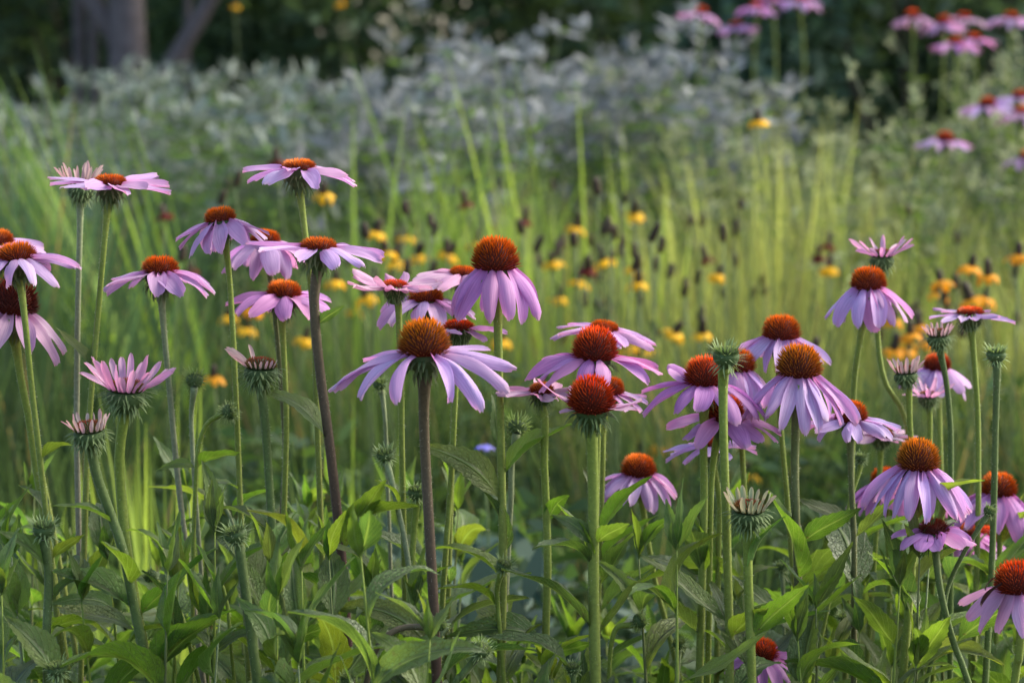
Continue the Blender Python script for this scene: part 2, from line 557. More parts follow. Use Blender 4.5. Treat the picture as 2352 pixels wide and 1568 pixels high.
def cup_mesh(name, prof, ca, cb):
    mb = MB(); seg = 12; V, F, C = [], [], []
    for i, (r, z) in enumerate(prof):
        for j in range(seg):
            a = 2 * math.pi * j / seg
            V.append((r * math.cos(a), r * math.sin(a), z)); C.append(lerp3(ca, cb, i / (len(prof) - 1)))
    for i in range(len(prof) - 1):
        for j in range(seg):
            F.append((i * seg + j, i * seg + (j + 1) % seg, (i + 1) * seg + (j + 1) % seg, (i + 1) * seg + j))
    F.append(tuple(range(seg)))
    F.append(tuple((len(prof) - 1) * seg + j for j in range(seg))[::-1])
    mb.add(V, F[:], C)
    return mb.mesh(name, M['bract'])
CUP = cup_mesh('receptacle_cup', [(0.95, 0.06), (1.0, -0.02), (0.97, -0.3), (0.84, -0.65), (0.58, -0.95), (0.34, -1.25)], (0.05, 0.09, 0.03), (0.10, 0.16, 0.05))
CUPB = cup_mesh('bud_cup', [(0.85, 0.2), (0.98, 0.05), (1.0, -0.2), (0.88, -0.5), (0.6, -0.75), (0.32, -0.98)], (0.07, 0.12, 0.04), (0.11, 0.17, 0.06))

def leaf_mesh(name, arch, seed, wr=0.27):
    rs = random.Random(seed)
    S, K = 18, 4
    V, F, C, U = [], [], [], []
    p = Vector((0, 0, 0)); fold = rs.uniform(0.25, 0.75); sw = rs.uniform(-0.16, 0.16); tw = rs.uniform(-0.7, 0.7); wv = rs.uniform(0, 6)
    for i in range(S + 1):
        t = i / S
        if t < 0.10: w = 0.04 + t * 0.1
        else:
            s = (t - 0.10) / 0.90
            w = 0.05 + 0.95 * (math.sin(math.pi * min(1, s ** 0.62)) ** 1.05) * (1 - 0.25 * s)
        if i == S: w = 0.015
        w *= wr * 0.5
        ser = 1.0 + (0.07 if i % 2 else -0.04) * (1 if 0.2 < t < 0.9 else 0)
        ang = -R(arch) * 0.35 + R(arch) * t * 1.35 + 0.10 * math.sin(wv + 7 * t)
        fx, fz, nx, nz = math.cos(ang), -math.sin(ang), math.sin(ang), math.cos(ang)
        for j in range(K + 1):
            q = (j / K - 0.5) * 2
            y = q * w * (ser if abs(q) > 0.9 else 1)
            h = abs(q) * w * fold + 0.012 * math.sin(t * 15 + wv + q * 2) * abs(q)
            a = tw * t
            yy, hh = y * math.cos(a) - h * math.sin(a), y * math.sin(a) + h * math.cos(a)
            lead = 0.02 if (i % 2 and abs(q) > 0.9) else 0
            V.append((p.x + nx * hh + fx * lead, yy + sw * t * t, p.z + nz * hh + fz * lead)); C.append((1, 1, 1)); U.append((t, j / K))
        p = p + Vector((fx, 0, fz)) / S
    for i in range(S):
        for j in range(K):
            a = i * (K + 1) + j
            F.append((a, a + 1, a + K + 2, a + K + 1))
    mb = MB(); mb.add(V, F, C, U)
    return mb.mesh(name, M['leaf'])
LEAVES = [leaf_mesh('leaf_shape', a, 50 + i, w) for i, (a, w) in enumerate(
    [(5, .26), (20, .30), (30, .22), (45, .28), (60, .32), (75, .24), (15, .36), (38, .33), (90, .27), (-12, .24)])]
LEAFCOL = [(0.115, 0.195, 0.028), (0.085, 0.165, 0.028), (0.140, 0.220, 0.028), (0.065, 0.125, 0.038), (0.155, 0.235, 0.030), (0.085, 0.145, 0.045), (0.125, 0.205, 0.028)]

def frame_x(xdir, up=Vector((0, 0, 1)), roll=0.0):
    x = Vector(xdir).normalized()
    y = up.cross(x)
    if y.length < 1e-4: y = Vector((0, 1, 0))
    y.normalize()
    z = x.cross(y)
    return Matrix((x, y, z)).transposed() @ Matrix.Rotation(roll, 3, 'X')
def basis(loc, rot3, sx, sy=None, sz=None):
    sy = sx if sy is None else sy
    sz = sx if sz is None else sz
    return Matrix.Translation(loc) @ rot3.to_4x4() @ Matrix.Diagonal((sx, sy, sz, 1))

def add_leaf(plant, base_w, direction, length, wscale=1.0, roll=0.0, mesh=None, color=None):
    o = obj('leaf', mesh or rnd.choice(LEAVES), plant, basis(Vector(base_w) - plant.location, frame_x(direction, roll=roll), length, length * wscale, length),
            color or tuple(c * rnd.uniform(.85, 1.15) for c in rnd.choice(LEAFCOL)))
    return o

# ------------------------------------------------------------------ coneflower builder
STEMC = {'G': ((0.175, 0.235, 0.038), (0.170, 0.200, 0.045)), 'P': ((0.20, 0.25, 0.12), (0.20, 0.18, 0.13)),
         'B': ((0.10, 0.085, 0.045), (0.075, 0.035, 0.032)), 'GB': ((0.12, 0.155, 0.050), (0.095, 0.060, 0.040)),
         'D': ((0.085, 0.125, 0.038), (0.110, 0.160, 0.040))}
PETC = {'L': (0.58, 0.42, 0.67), 'N': (0.56, 0.39, 0.62), 'M': (0.52, 0.26, 0.54), 'K': (0.63, 0.42, 0.54), 'V': (0.55, 0.41, 0.68),
        'C': (0.56, 0.45, 0.38), 'O': (0.56, 0.38, 0.53), 'E': (0.34, 0.42, 0.22)}
PLANTS = []      # (root, world polyline)

def make_stem(root, pts_w, r, ck, head_r, hairy=True):
    r *= 0.88
    n = 22
    P = spline(pts_w, n)
    ct, cb = STEMC[ck]
    cum = [0.0]
    for a, b in zip(P, P[1:]): cum.append(cum[-1] + (b - a).length)
    rad, cols = [], []
    for s in cum:
        fl = math.exp(-s / 0.012)
        rad.append(r * (1 + 0.12 * min(1, s / 0.5)) + max(0, head_r * 0.34 - r) * fl)
        cols.append(lerp3(ct, cb, min(1, s / 0.30)))
    mb = MB()
    loc = root.location
    tube(mb, [p - loc for p in P], rad, cols)
    st = obj('stem', mb.mesh('stem', M['stem']), root)
    if hairy:
        m = 520
        hb, hd = [], []
        for _ in range(m):
            s = nrg.uniform(0.004, min(cum[-1], 0.5)); i = max(q for q in range(n) if cum[q] <= s)
            f = (s - cum[i]) / max(1e-6, cum[i + 1] - cum[i]); p = P[i].lerp(P[i + 1], f); rr = rad[i] * (1 - f) + rad[i + 1] * f
            a = nrg.uniform(0, 6.283); o = Vector((math.cos(a), math.sin(a), 0))
            hb.append(p - loc + o * rr * 0.9); hd.append((o.x, o.y, nrg.normal(0, .35)))
        V, Q, C = ribbons(np.array(hb), np.array(hd), nrg.uniform(.0010, .0019, m), .00028, np.array([.42, .44, .33]), 0.1, S=1, profile=[1, .3])
        obj('stem_hair', quad_mesh('stem_hair', V, Q, C, M['hair']), st, None, None, 'stuff')
    return P

def coneflower(kind, x, y, d, cw, plen, droop, npet, tilt, sk, pk, pts, label, tone='orange', cat='flower', name='coneflower', r=None, az=None, group=None, light=False, pw=1.0, jit=None):
    head = at(x, y, d)
    W = m_of(cw, d)
    wp = [head]
    if kind == 'bud': wp = [at(x, y, d)]
    dd = d
    for (a, b) in pts:
        dd += rnd.uniform(-.004, .006)
        wp.append(at(a, b, dd))
    a, b = wp[-2], wp[-1]
    sl = max(-0.55, min(0.55, (b.x - a.x) / max(1e-3, a.z - b.z)))
    if b.z > 0.05:
        for q, e_ in ((0.75, 0.22), (0.4, 0.40), (0.0, 0.48)):
            wp.append(Vector((b.x + sl * e_ * b.z, b.y + 0.04 * (1 - q), b.z * q)))
    rt = root_at(name, wp[-1], label, cat, group)
    loc = rt.location
    tx, ty = tilt
    axis = Vector((math.tan(R(tx)) if abs(tx) < 80 else math.copysign(8, tx), -math.tan(R(ty)) if abs(ty) < 80 else -math.copysign(8, ty), 1)).normalized()
    ux = Vector((1, 0, 0)); ux = (ux - axis * ux.dot(axis)).normalized() if abs(axis.x) < 0.98 else Vector((0, 0, -1)).cross(Vector((0, 1, 0))).normalized()
    uy = axis.cross(ux)
    H = Matrix((ux, uy, axis)).transposed()
    off = head - loc
    if r is None: r = 0.0021 if kind == 'bud' else 0.0026
    # stem starts under the cup
    if kind == 'bud':
        wp[0] = head - axis * W * 0.40
    else:
        wp[0] = head - axis * W * 0.42
    if len(wp) > 2 and wp[1].z > wp[0].z - 0.004 and abs(tx) < 60: wp.pop(1)
    P = make_stem(rt, wp, r, sk, W * 0.5, d < 2.6)
    PLANTS.append((rt, P, d))
    spin = rnd.uniform(0, 6.28)
    Hs = H @ Matrix.Rotation(spin, 3, 'Z')
    if kind == 'bud':
        rr = W * 0.36
        cup = obj('receptacle', CUPB, rt, basis(off, Hs, rr), (1, 1, 1))
        obj('bract_ring', rnd.choice(BRACT['bur']), cup, Matrix.Identity(4), (rnd.uniform(.8, 1.2),) * 3, 'stuff')
        cn = obj('disc', CORE['green'], rt, basis(off + axis * rr * 0.10, Hs, rr * 1.9))
        obj('disc_bristle', BRIS['green', 'green'], cn, Matrix.Identity(4), (1, 1, 1), 'stuff')
        return rt
    if kind == 'open':
        rr = W * 0.46
        cup = obj('receptacle', CUPB, rt, basis(off - axis * rr * 0.35, Hs, rr), (1, 1, 1))
        obj('bract_ring', rnd.choice(BRACT['spread']), cup, Matrix.Identity(4), (1, 1, 1), 'stuff')
        cn = obj('cone', CORE['green'], rt, basis(off - axis * rr * 0.08, Hs, rr * 2.0))
        obj('cone_bristle', BRIS['green', 'open'], cn, Matrix.Identity(4), (1, 1, 1), 'stuff')
        base_r, zoff = rr * 0.92, -rr * 0.02
    else:
        rr = W * (0.46 if kind in ('flat', 'low') else 0.38)
        cup = obj('receptacle', CUP, rt, basis(off + axis * rr * 0.02, Hs, rr, rr, rr * 1.05), (1, 1, 1))
        obj('bract_ring', rnd.choice(BRACT['spread' if kind == 'flat' and tone == 'red' else 'reflex']), cup, Matrix.Identity(4), (1, 1, 1), 'stuff')
        sh = kind
        cn = obj('cone', CORE[sh], rt, basis(off + axis * W * 0.005, Hs, W))
        obj('cone_bristle', BRIS[sh, tone], cn, Matrix.Identity(4), (1, 1, 1), 'stuff')
        base_r, zoff = W * 0.36, W * 0.03
    pl = m_of(plen, d)
    if az is None:
        a0 = rnd.uniform(0, 360)
        az = [a0 + 360 * (i + rnd.uniform(-.22, .22)) / npet for i in range(npet)]
    j = 9 if jit is None else jit
    for q in az:
        if isinstance(q, tuple): aq, lq, dq = q
        else: aq, lq, dq = q, rnd.uniform(.86, 1.08), droop + rnd.gauss(0, j)
        ca, sa = math.cos(R(aq)), math.sin(R(aq))
        ln = pl * lq
        if kind == 'open':
            el = -dq
            wd = ln * 0.55 if pk != 'Kw' else ln
            me = rnd.choice(ROLLED)
            wsc = min(1.0, 0.0062 / (ln * 0.27)) * pw
        else:
            st_ = 0.62 if droop >= 44 else 0.22
            el = -dq * st_
            bend = dq * (0.62 if droop >= 44 else 1.1)
            bb = min(BENDS, key=lambda v: abs(v - bend))
            me = rnd.choice(PETALS[bb])
            el -= (bend - bb) * 0.6
            wsc = pw * ((0.0150 if kind in ('flat', 'low') else 0.0138) / (0.27 * ln)) * rnd.uniform(.85, 1.12)
        dirl = Vector((ca * math.cos(R(el)), sa * math.cos(R(el)), math.sin(R(el))))
        upl = Vector((0, 0, 1)) if abs(el) < 80 else Vector((-ca, -sa, 0))
        Rm = H @ frame_x(dirl, upl, rnd.gauss(0, 0.28))
        base = off + H @ Vector((ca * base_r, sa * base_r, zoff))
        c = PETC[pk]
        k = rnd.uniform(.88, 1.1)
        c = (c[0] * k, c[1] * k * rnd.uniform(.9, 1.1), c[2] * k)
        obj('petal', me, rt, basis(base, Rm, ln, ln * wsc, ln), c)
    return rt

# ------------------------------------------------------------------ ground
def ground():
    n = 90
    xs = np.concatenate([np.linspace(-300, -8, 12), np.linspace(-7, 7, n), np.linspace(8, 300, 12)])
    ys = np.concatenate([np.linspace(-200, -2, 10), np.linspace(-1, 14, n), np.linspace(16, 500, 14)])
    X, Y = np.meshgrid(xs, ys)
    Z = 0.012 * np.sin(X * 5.1 + 1) * np.cos(Y * 4.3) + 0.010 * np.sin(X * 11 + Y * 9) - 0.02
    V = np.stack([X, Y, Z], -1).reshape(-1, 3)
    w = len(xs); i, j = np.meshgrid(np.arange(len(ys) - 1), np.arange(w - 1), indexing='ij')
    a = (i * w + j).ravel()
    Q = np.stack([a, a + 1, a + w + 1, a + w], 1)
    o = obj('ground', quad_mesh('ground', V, Q, np.ones((len(V), 3)), M['soil']))
    o['kind'] = 'structure'
ground()
# ------------------------------------------------------------------ the coneflowers in front, one row for each
# kind, x, y, d, cone width, petal length, droop, petals, (tilt right, tilt to camera), stem colour, petal colour, stem course, label, extras
FL = [
 ('flat', 254, 424, 2.00, 74, 122, 8, 12, (3, 2), 'G', 'N', [(248, 470), (236, 600), (224, 740), (210, 900), (203, 1010), (198, 1120)], 'flat pink coneflower touching the pale half opened one on the tall grey stem', {}),
 ('open', 186, 425, 2.08, 66, 52, -62, 17, (2, 0), 'P', 'C', [(187, 460), (183, 560), (179, 720), (177, 900), (177, 1040)], 'half opened coneflower with upright cream petals behind a flat pink bloom', {'pw': .65}),
 ('flat', 686, 390, 2.00, 78, 112, 24, 12, (0, 2), 'G', 'L', [(690, 425), (697, 500), (704, 560), (716, 680), (724, 820), (730, 1000)], 'lilac coneflower standing tallest, held on a straight green stem above the others', {}),
 ('low', 507, 508, 2.00, 68, 105, 46, 13, (-8, 3), 'G', 'N', [(517, 550), (527, 640), (535, 760), (543, 930), (549, 1080), (553, 1180)], 'lilac coneflower leaning left with petals hanging on its left side', {}),
 ('low', 609, 558, 2.10, 64, 100, 50, 13, (2, 2), 'GB', 'N', [(617, 610), (628, 680), (638, 780), (648, 900), (656, 1040), (648, 1200)], 'lilac coneflower half hidden behind the flat bloom on the dark brown stem', {}),
 ('flat', 732, 572, 1.95, 84, 140, 16, 10, (2, 2), 'B', 'L', [(725, 610), (722, 700), (735, 850), (755, 1000), (772, 1150), (785, 1280), (794, 1400), (804, 1560)], 'flat lilac coneflower with long side petals on the thick dark brown stem', {'r': 0.0042}),
 ('low', 368, 627, 2.05, 80, 122, 30, 13, (0, 2), 'P', 'N', [(372, 668), (379, 780), (392, 920), (404, 1050), (418, 1180), (432, 1290)], 'pink coneflower with domed orange cone on pale stem, standing alone before dark grass', {}),
 ('low', 652, 680, 2.07, 76, 108, 36, 13, (3, 2), 'G', 'M', [(648, 735), (653, 830), (658, 960), (655, 1100), (650, 1260)], 'magenta lilac coneflower whose petals pass behind the dark brown stem', {}),
 ('low', 40, 596, 1.95, 84, 122, 34, 13, (-6, 3), 'G', 'N', [(47, 640), (58, 740), (72, 880), (88, 1020), (104, 1160), (114, 1260)], 'pink coneflower with red orange cone directly above the old dark withered cone', {}),
 ('low', -6, 560, 2.10, 70, 95, 30, 12, (0, 2), 'G', 'L', [(2, 610), (24, 740), (46, 860), (72, 980), (98, 1100)], 'coneflower cut by the picture edge behind the red orange one', {}),
 ('tall', 28, 716, 2.02, 108, 135, 48, 13, (8, 4), 'G', 'O', [(36, 790), (48, 870), (66, 960), (84, 1080), (110, 1240)], 'fading coneflower with big withered dark brown cone and drooping wilted petals', {'tone': 'dark', 'r': .0034}),
 ('open', 290, 892, 1.90, 96, 84, -46, 20, (3, 4), 'G', 'K', [(279, 940), (275, 1040), (279, 1140), (291, 1260), (318, 1420), (345, 1560)], 'half opened coneflower with a crown of short pink petals on thick green stem', {'pw': .85, 'r': 0.0043}),
 ('open', 204, 985, 1.86, 82, 38, -62, 14, (-3, 6), 'D', 'C', [(208, 1030), (225, 1100), (258, 1190), (284, 1270), (310, 1400), (338, 1530)], 'budding coneflower with tiny brownish petals on a slanting dark green stem', {'r': 0.004}),
 ('open', 598, 840, 1.95, 84, 50, -42, 15, (3, 4), 'D', 'C', [(600, 880), (608, 960), (617, 1080), (628, 1240), (645, 1400), (662, 1540)], 'budding coneflower with few cream petals on its left side and a red disc', {'r': 0.0036, 'az': [(150, 1.15, -35), (165, 1.2, -40), (180, 1.2, -42), (195, 1.1, -38), (120, .95, -60), (212, .8, -40), (240, .45, -60), (258, .45, -60), (276, .45, -60), (294, .45, -60), (312, .45, -60), (330, .45, -60)]}),
 ('flat', 908, 662, 2.00, 62, 92, -14, 18, (4, 2), 'G', 'K', [(915, 700), (918, 790), (922, 900), (923, 1010), (926, 1150)], 'young pink coneflower with many upswept petals and a small flat cone', {'tone': 'red', 'pw': .72}),
 ('low', 978, 692, 2.08, 76, 108, 38, 12, (0, 2), 'B', 'N', [(970, 730), (968, 800), (972, 900), (980, 1020), (986, 1160)], 'lilac coneflower rising just behind the large pale bloom with few petals', {}),
 ('flat', 1065, 632, 2.10, 66, 100, 26, 13, (4, 3), 'G', 'K', [(1050, 690), (1046, 760), (1044, 880), (1040, 1000)], 'pink coneflower half covered by the tall magenta one with hanging petals', {}),
 ('tall', 1138, 618, 1.97, 102, 138, 68, 13, (0, 2), 'G', 'M', [(1143, 720), (1146, 850), (1150, 1000), (1153, 1140), (1156, 1300), (1152, 1480)], 'tall coneflower with bristly orange cone and deep magenta petals hanging straight down', {'r': 0.0036, 'jit': 6}),
 ('flat', 1054, 757, 2.00, 72, 88, 8, 10, (1, 4), 'G', 'N', [(1050, 812), (1046, 900), (1041, 1010), (1034, 1130), (1022, 1300)], 'small flat pink coneflower behind the large pale bloom, one petal curled to the front', {'tone': 'red'}),
 ('tall', 974, 812, 1.85, 112, 192, 34, 10, (-2, 4), 'B', 'V', [(973, 850), (974, 960), (979, 1080), (987, 1220), (997, 1400), (1003, 1540)], 'large pale lilac coneflower with few long petals and high golden orange cone',
  {'tone': 'yellow', 'r': 0.0042, 'pw': .9, 'az': [(184, 1.03, 34), (195, 1.0, 38), (212, .88, 46), (236, .86, 60), (297, .82, 60), (312, 1.02, 52), (337, 1.02, 40), (349, .92, 28), (22, .62, 5), (160, .6, 16)]}),
 ('flat', 1388, 757, 2.08, 66, 100, 18, 13, (7, 5), 'G', 'N', [(1384, 800), (1384, 920), (1384, 1040), (1380, 1170)], 'flat lilac coneflower peeping over the top of a taller red orange cone', {'pw': .8}),
 ('tall', 1366, 822, 1.97, 100, 120, 36, 10, (2, 5), 'G', 'M', [(1369, 875), (1371, 960), (1369, 1080), (1367, 1240)], 'magenta coneflower with two oval petals in front below a ragged red orange cone',
  {'tone': 'red', 'r': .0036, 'az': [(186, 1.15, 38), (200, .95, 46), (218, 1.12, 50), (254, .78, 70), (288, .80, 72), (335, .95, 40), (350, 1.05, 22), (8, 1.0, 14), (160, .8, 20)]}),
 ('low', 1244, 903, 1.97, 54, 88, -6, 11, (1, 4), 'G', 'K', [(1252, 960), (1250, 1060), (1255, 1170), (1258, 1300), (1254, 1440), (1252, 1568)], 'young coneflower with small orange cone and narrow whitish pink petals over green bracts', {'tone': 'orange', 'pw': .7, 'r': .0034}),
 ('dome', 1402, 903, 2.08, 60, 80, 22, 10, (5, 3), 'G', 'N', [(1388, 960), (1384, 1080), (1380, 1200)], 'small orange coneflower tucked behind the big round red cone', {'pw': .75}),
 ('tall', 1358, 936, 1.88, 104, 100, -16, 5, (0, 16), 'G', 'K', [(1359, 985), (1362, 1090), (1363, 1220), (1364, 1380), (1368, 1560)], 'round dark red cone with only a few pink petals left on a thick green stem',
  {'tone': 'red', 'r': 0.0046, 'az': [(165, 1.08, -42), (5, .85, -16), (345, .7, 0), (200, .4, 10), (120, .6, -20)], 'pw': .85}),
 ('tall', 1618, 882, 1.97, 90, 122, 30, 9, (0, 5), 'G', 'M', [(1617, 940), (1616, 1040), (1617, 1150), (1614, 1280)], 'magenta coneflower with red cone crossed by a tall green bud stem',
  {'tone': 'red', 'r': .0034, 'az': [(182, .95, 20), (205, 1.15, 44), (230, .8, 50), (268, .66, 62), (300, 1.05, 52), (330, 1.1, 55), (345, 1.15, 50), (150, .55, -50), (172, .5, -45)]}),
 ('bud', 1668, 815, 1.90, 88, 0, 0, 0, (3, 5), 'G', 'N', [(1661, 870), (1662, 1000), (1667, 1150), (1671, 1300), (1675, 1440), (1676, 1568)], 'large spiky green bud on a tall straight stem in front of magenta petals', {'r': 0.0036}),
 ('dome', 1694, 850, 2.10, 78, 100, 58, 14, (2, 3), 'G', 'L', [(1700, 940), (1706, 1060), (1712, 1180)], 'lilac coneflower mostly hidden behind the large spiky green bud', {}),
 ('dome', 1664, 962, 1.98, 88, 108, 36, 11, (3, 6), 'G', 'M', [(1648, 1010), (1636, 1080), (1632, 1180), (1630, 1290)], 'magenta coneflower with broad right petals below the red cone and bud stem', {'tone': 'orange', 'pw': 1.1}),
 ('flat', 1634, 1024, 2.10, 64, 92, 14, 14, (-2, 4), 'G', 'V', [(1645, 1060), (1652, 1150), (1650, 1280)], 'small flat lilac coneflower lowest in the cluster around the bud stem', {'tone': 'red', 'pw': .75}),
 ('dome', 1794, 776, 2.12, 84, 100, 50, 14, (1, 3), 'G', 'L', [(1790, 850), (1792, 960), (1802, 1080), (1812, 1200)], 'lilac coneflower rising right behind the one with long straight drooping petals', {}),
 ('tall', 1834, 862, 1.97, 100, 140, 60, 21, (1, 4), 'GB', 'V', [(1829, 950), (1826, 1060), (1828, 1170), (1832, 1300)], 'full lilac coneflower with tall yellow tipped cone and many straight drooping petals', {'tone': 'yellow', 'r': .0035, 'pw': .8, 'jit': 5}),
 ('dome', 1995, 662, 2.15, 78, 104, 56, 15, (-1, 3), 'G', 'V', [(1984, 730), (1972, 800), (1962, 880), (1959, 980), (1956, 1090)], 'neat lilac coneflower with red dome in front of a paler opening flower', {}),
 ('open', 2026, 586, 2.22, 62, 60, -34, 14, (0, 2), 'G', 'K', [(2020, 630), (2015, 700), (2018, 800), (2034, 880), (2066, 930), (2084, 985), (2092, 1080)], 'half opened pink coneflower on a crooked stem behind the neat lilac one', {'r': .0026, 'pw': .8}),
 ('flat', 2229, 724, 2.16, 64, 78, 6, 12, (0, 2), 'G', 'N', [(2233, 775), (2240, 860), (2246, 960), (2247, 1080), (2246, 1200)], 'flat topped coneflower with thin red disc and level narrow petals, tall stem', {'tone': 'red', 'pw': .65}),
 ('open', 2155, 768, 2.12, 58, 26, -66, 15, (-4, 3), 'D', 'C', [(2160, 810), (2174, 880), (2183, 980), (2184, 1100)], 'spiky opening bud with reddish centre on a bent dark green stem', {}),
 ('open', 2080, 853, 2.10, 60, 34, -62, 15, (-4, 2), 'G', 'C', [(2087, 895), (2090, 980), (2098, 1080), (2100, 1190)], 'spiky opening bud with pale thin petals beside the crooked stem', {}),
 ('bud', 2288, 812, 2.05, 64, 0, 0, 0, (0, 3), 'D', 'N', [(2290, 850), (2287, 960), (2284, 1100), (2280, 1240), (2274, 1380)], 'pale topped green bud with hanging bracts on its own tall thin stem', {'r': .0029}),
 ('dome', 2152, 848, 2.32, 60, 80, 48, 14, (0, 3), 'G', 'N', [(2156, 920), (2160, 1040), (2162, 1160)], 'lilac coneflower with red cone crossed by the bent stem of a spiky bud', {'tone': 'red'}),
 ('open', 2132, 908, 2.22, 48, 50, -30, 14, (0, 4), 'G', 'K', [(2135, 950), (2136, 1040), (2138, 1140)], 'small opening coneflower with pale pink petals below the bent bud stem', {}),
 ('dome', 1955, 965, 2.02, 72, 92, 36, 15, (-2, 5), 'GB', 'V', [(1953, 1010), (1955, 1100), (1960, 1200), (1962, 1310)], 'lilac coneflower with slim petals whose cone touches drooping petals above', {'pw': .75}),
 ('flat', 2024, 1000, 2.22, 56, 66, 2, 12, (6, 5), 'G', 'K', [(2022, 1050), (2018, 1130), (2012, 1230)], 'small red disc coneflower nearly hidden behind slim lilac petals', {'tone': 'red', 'pw': .8}),
 ('tall', 2108, 1074, 1.95, 94, 140, 54, 21, (1, 6), 'G', 'V', [(2104, 1140), (2099, 1240), (2092, 1340), (2082, 1460)], 'lilac coneflower with orange bristled cone and skirt of many overlapping petals', {'tone': 'yellow', 'r': .0035, 'jit': 6, 'pw': .8}),
 ('dome', 2292, 1134, 2.18, 80, 118, 56, 15, (3, 5), 'G', 'M', [(2296, 1220), (2294, 1320), (2290, 1420)], 'magenta coneflower with orange dome crossed by a thin bud stem', {}),
 ('dome', 2032, 1110, 2.24, 60, 92, 54, 13, (-4, 4), 'G', 'M', [(2036, 1180), (2040, 1280), (2042, 1380)], 'magenta coneflower peeping out behind the skirt of overlapping lilac petals', {}),
 ('low', 2145, 1222, 1.92, 66, 78, 18, 12, (1, 6), 'D', 'M', [(2148, 1260), (2156, 1330), (2170, 1400), (2192, 1480), (2222, 1560)], 'small dark red coneflower with short magenta petals and curled black ones', {'tone': 'dark', 'r': .0028}),
 ('dome', 2338, 1352, 1.84, 104, 112, 48, 13, (-6, 8), 'G', 'O', [(2346, 1430), (2340, 1510), (2330, 1568)], 'large dark red coneflower with pale drooping petals and one shrivelled brown petal', {'tone': 'red', 'r': .0034}),
 ('dome', 1466, 1090, 2.16, 76, 92, 46, 18, (1, 6), 'G', 'N', [(1474, 1150), (1488, 1240), (1508, 1350), (1532, 1440)], 'lone lilac coneflower low among dark foliage with a serrated leaf in front', {'pw': .75}),
 ('dome', 1750, 1508, 2.10, 70, 92, 40, 18, (2, 16), 'G', 'M', [(1752, 1560), (1756, 1640)], 'magenta coneflower low among the leaves behind a green bud stem', {'tone': 'red', 'pw': .72}),
 ('dome', 2222, 1232, 2.26, 56, 80, 50, 12, (-3, 6), 'G', 'M', [(2226, 1300), (2228, 1400)], 'small coneflower with orange cone hidden behind the short dark red one', {}),
 ('dome', 2262, 1246, 2.30, 60, 90, 58, 10, (4, 8), 'G', 'N', [(2266, 1330), (2268, 1430)], 'pale lilac coneflower drooping below the magenta one near the thin bud stem', {'tone': 'red'}),
 ('open', 1719, 1168, 1.88, 86, 46, -60, 17, (2, 7), 'G', 'E', [(1717, 1220), (1718, 1310), (1722, 1420), (1727, 1568)], 'bud opening with stiff pale green upright petals around an orange disc', {'r': 0.0038}),
 # buds
 ('bud', 447, 872, 2.06, 56, 0, 0, 0, (-4, -40), 'P', 'N', [(443, 900), (440, 950), (442, 1020), (448, 1120)], 'small round green bud seen from behind on a pale slender stem', {}),
 ('bud', 529, 945, 1.98, 52, 0, 0, 0, (72, 22), 'G', 'N', [(504, 953), (474, 975), (456, 1030), (450, 1100), (446, 1200), (444, 1290)], 'green bud turned sideways on a stem that bends over like a hook', {'r': .0019}),
 ('bud', 101, 1212, 1.86, 74, 0, 0, 0, (0, 6), 'D', 'N', [(106, 1250), (112, 1320), (110, 1400), (108, 1490)], 'flat topped bristly green bud on a dark stem above broad leaves', {'r': .0036}),
 ('bud', 540, 1224, 1.85, 76, 0, 0, 0, (-18, 5), 'D', 'N', [(551, 1262), (562, 1340), (576, 1440), (592, 1568)], 'large bristly green bud leaning left on a thick bluish green stem', {'r': .0042}),
 ('bud', 344, 1321, 1.93, 46, 0, 0, 0, (-48, 8), 'G', 'N', [(368, 1345), (392, 1372), (420, 1420), (440, 1500)], 'small smooth closed bud tipped over on a short slanting stalk', {'r': .0018}),
 ('bud', 452, 1330, 1.95, 44, 0, 0, 0, (-78, 4), 'G', 'N', [(486, 1330), (508, 1340), (524, 1400), (530, 1480)], 'tiny spiky bud pointing left on a thin curved stalk', {'r': .0016}),
 ('bud', 131, 1532, 1.80, 66, 0, 0, 0, (-8, 10), 'D', 'N', [(136, 1568), (138, 1640)], 'round bristly green bud low beside a large drooping leaf', {'r': .003}),
 ('bud', 884, 1042, 1.96, 56, 0, 0, 0, (-6, 10), 'P', 'N', [(894, 1080), (910, 1150), (930, 1240), (944, 1340), (954, 1440)], 'greyish bud with brown dried tips on a pale slanting stalk', {'r': .0024}),
 ('bud', 873, 880, 2.14, 46, 0, 0, 0, (0, 2), 'P', 'N', [(879, 910), (885, 970), (888, 1040)], 'small bud under the left petals of the large pale bloom', {'r': .0018}),
 ('bud', 957, 1128, 1.99, 60, 0, 0, 0, (2, 5), 'G', 'N', [(956, 1165), (951, 1220), (946, 1300), (946, 1400)], 'bud with pale upright bristles right beside the brown stem of the large bloom', {'r': .0028}),
 ('bud', 1189, 978, 2.02, 62, 0, 0, 0, (10, -45), 'P', 'N', [(1180, 1000), (1176, 1060), (1174, 1140), (1168, 1250)], 'round green bud seen from behind beside an upright serrated leaf', {'r': .0026}),
 ('bud', 1158, 1296, 1.95, 52, 0, 0, 0, (20, 12), 'G', 'N', [(1148, 1318), (1142, 1350), (1144, 1400), (1150, 1470)], 'small spiky bud pressed against the stem of the tall magenta coneflower', {'r': .002}),
 ('bud', 1010, 1430, 1.86, 54, 0, 0, 0, (58, 10), 'B', 'N', [(972, 1437), (930, 1440), (888, 1460), (860, 1500), (842, 1568)], 'spiky bud on a purple stalk that arches sideways', {'r': .0024}),
 ('bud', 1108, 1490, 1.82, 60, 0, 0, 0, (32, 12), 'D', 'N', [(1084, 1522), (1056, 1556), (1030, 1600)], 'pale spiky bud on a dark slanting stalk over big bright leaves', {'r': .003}),
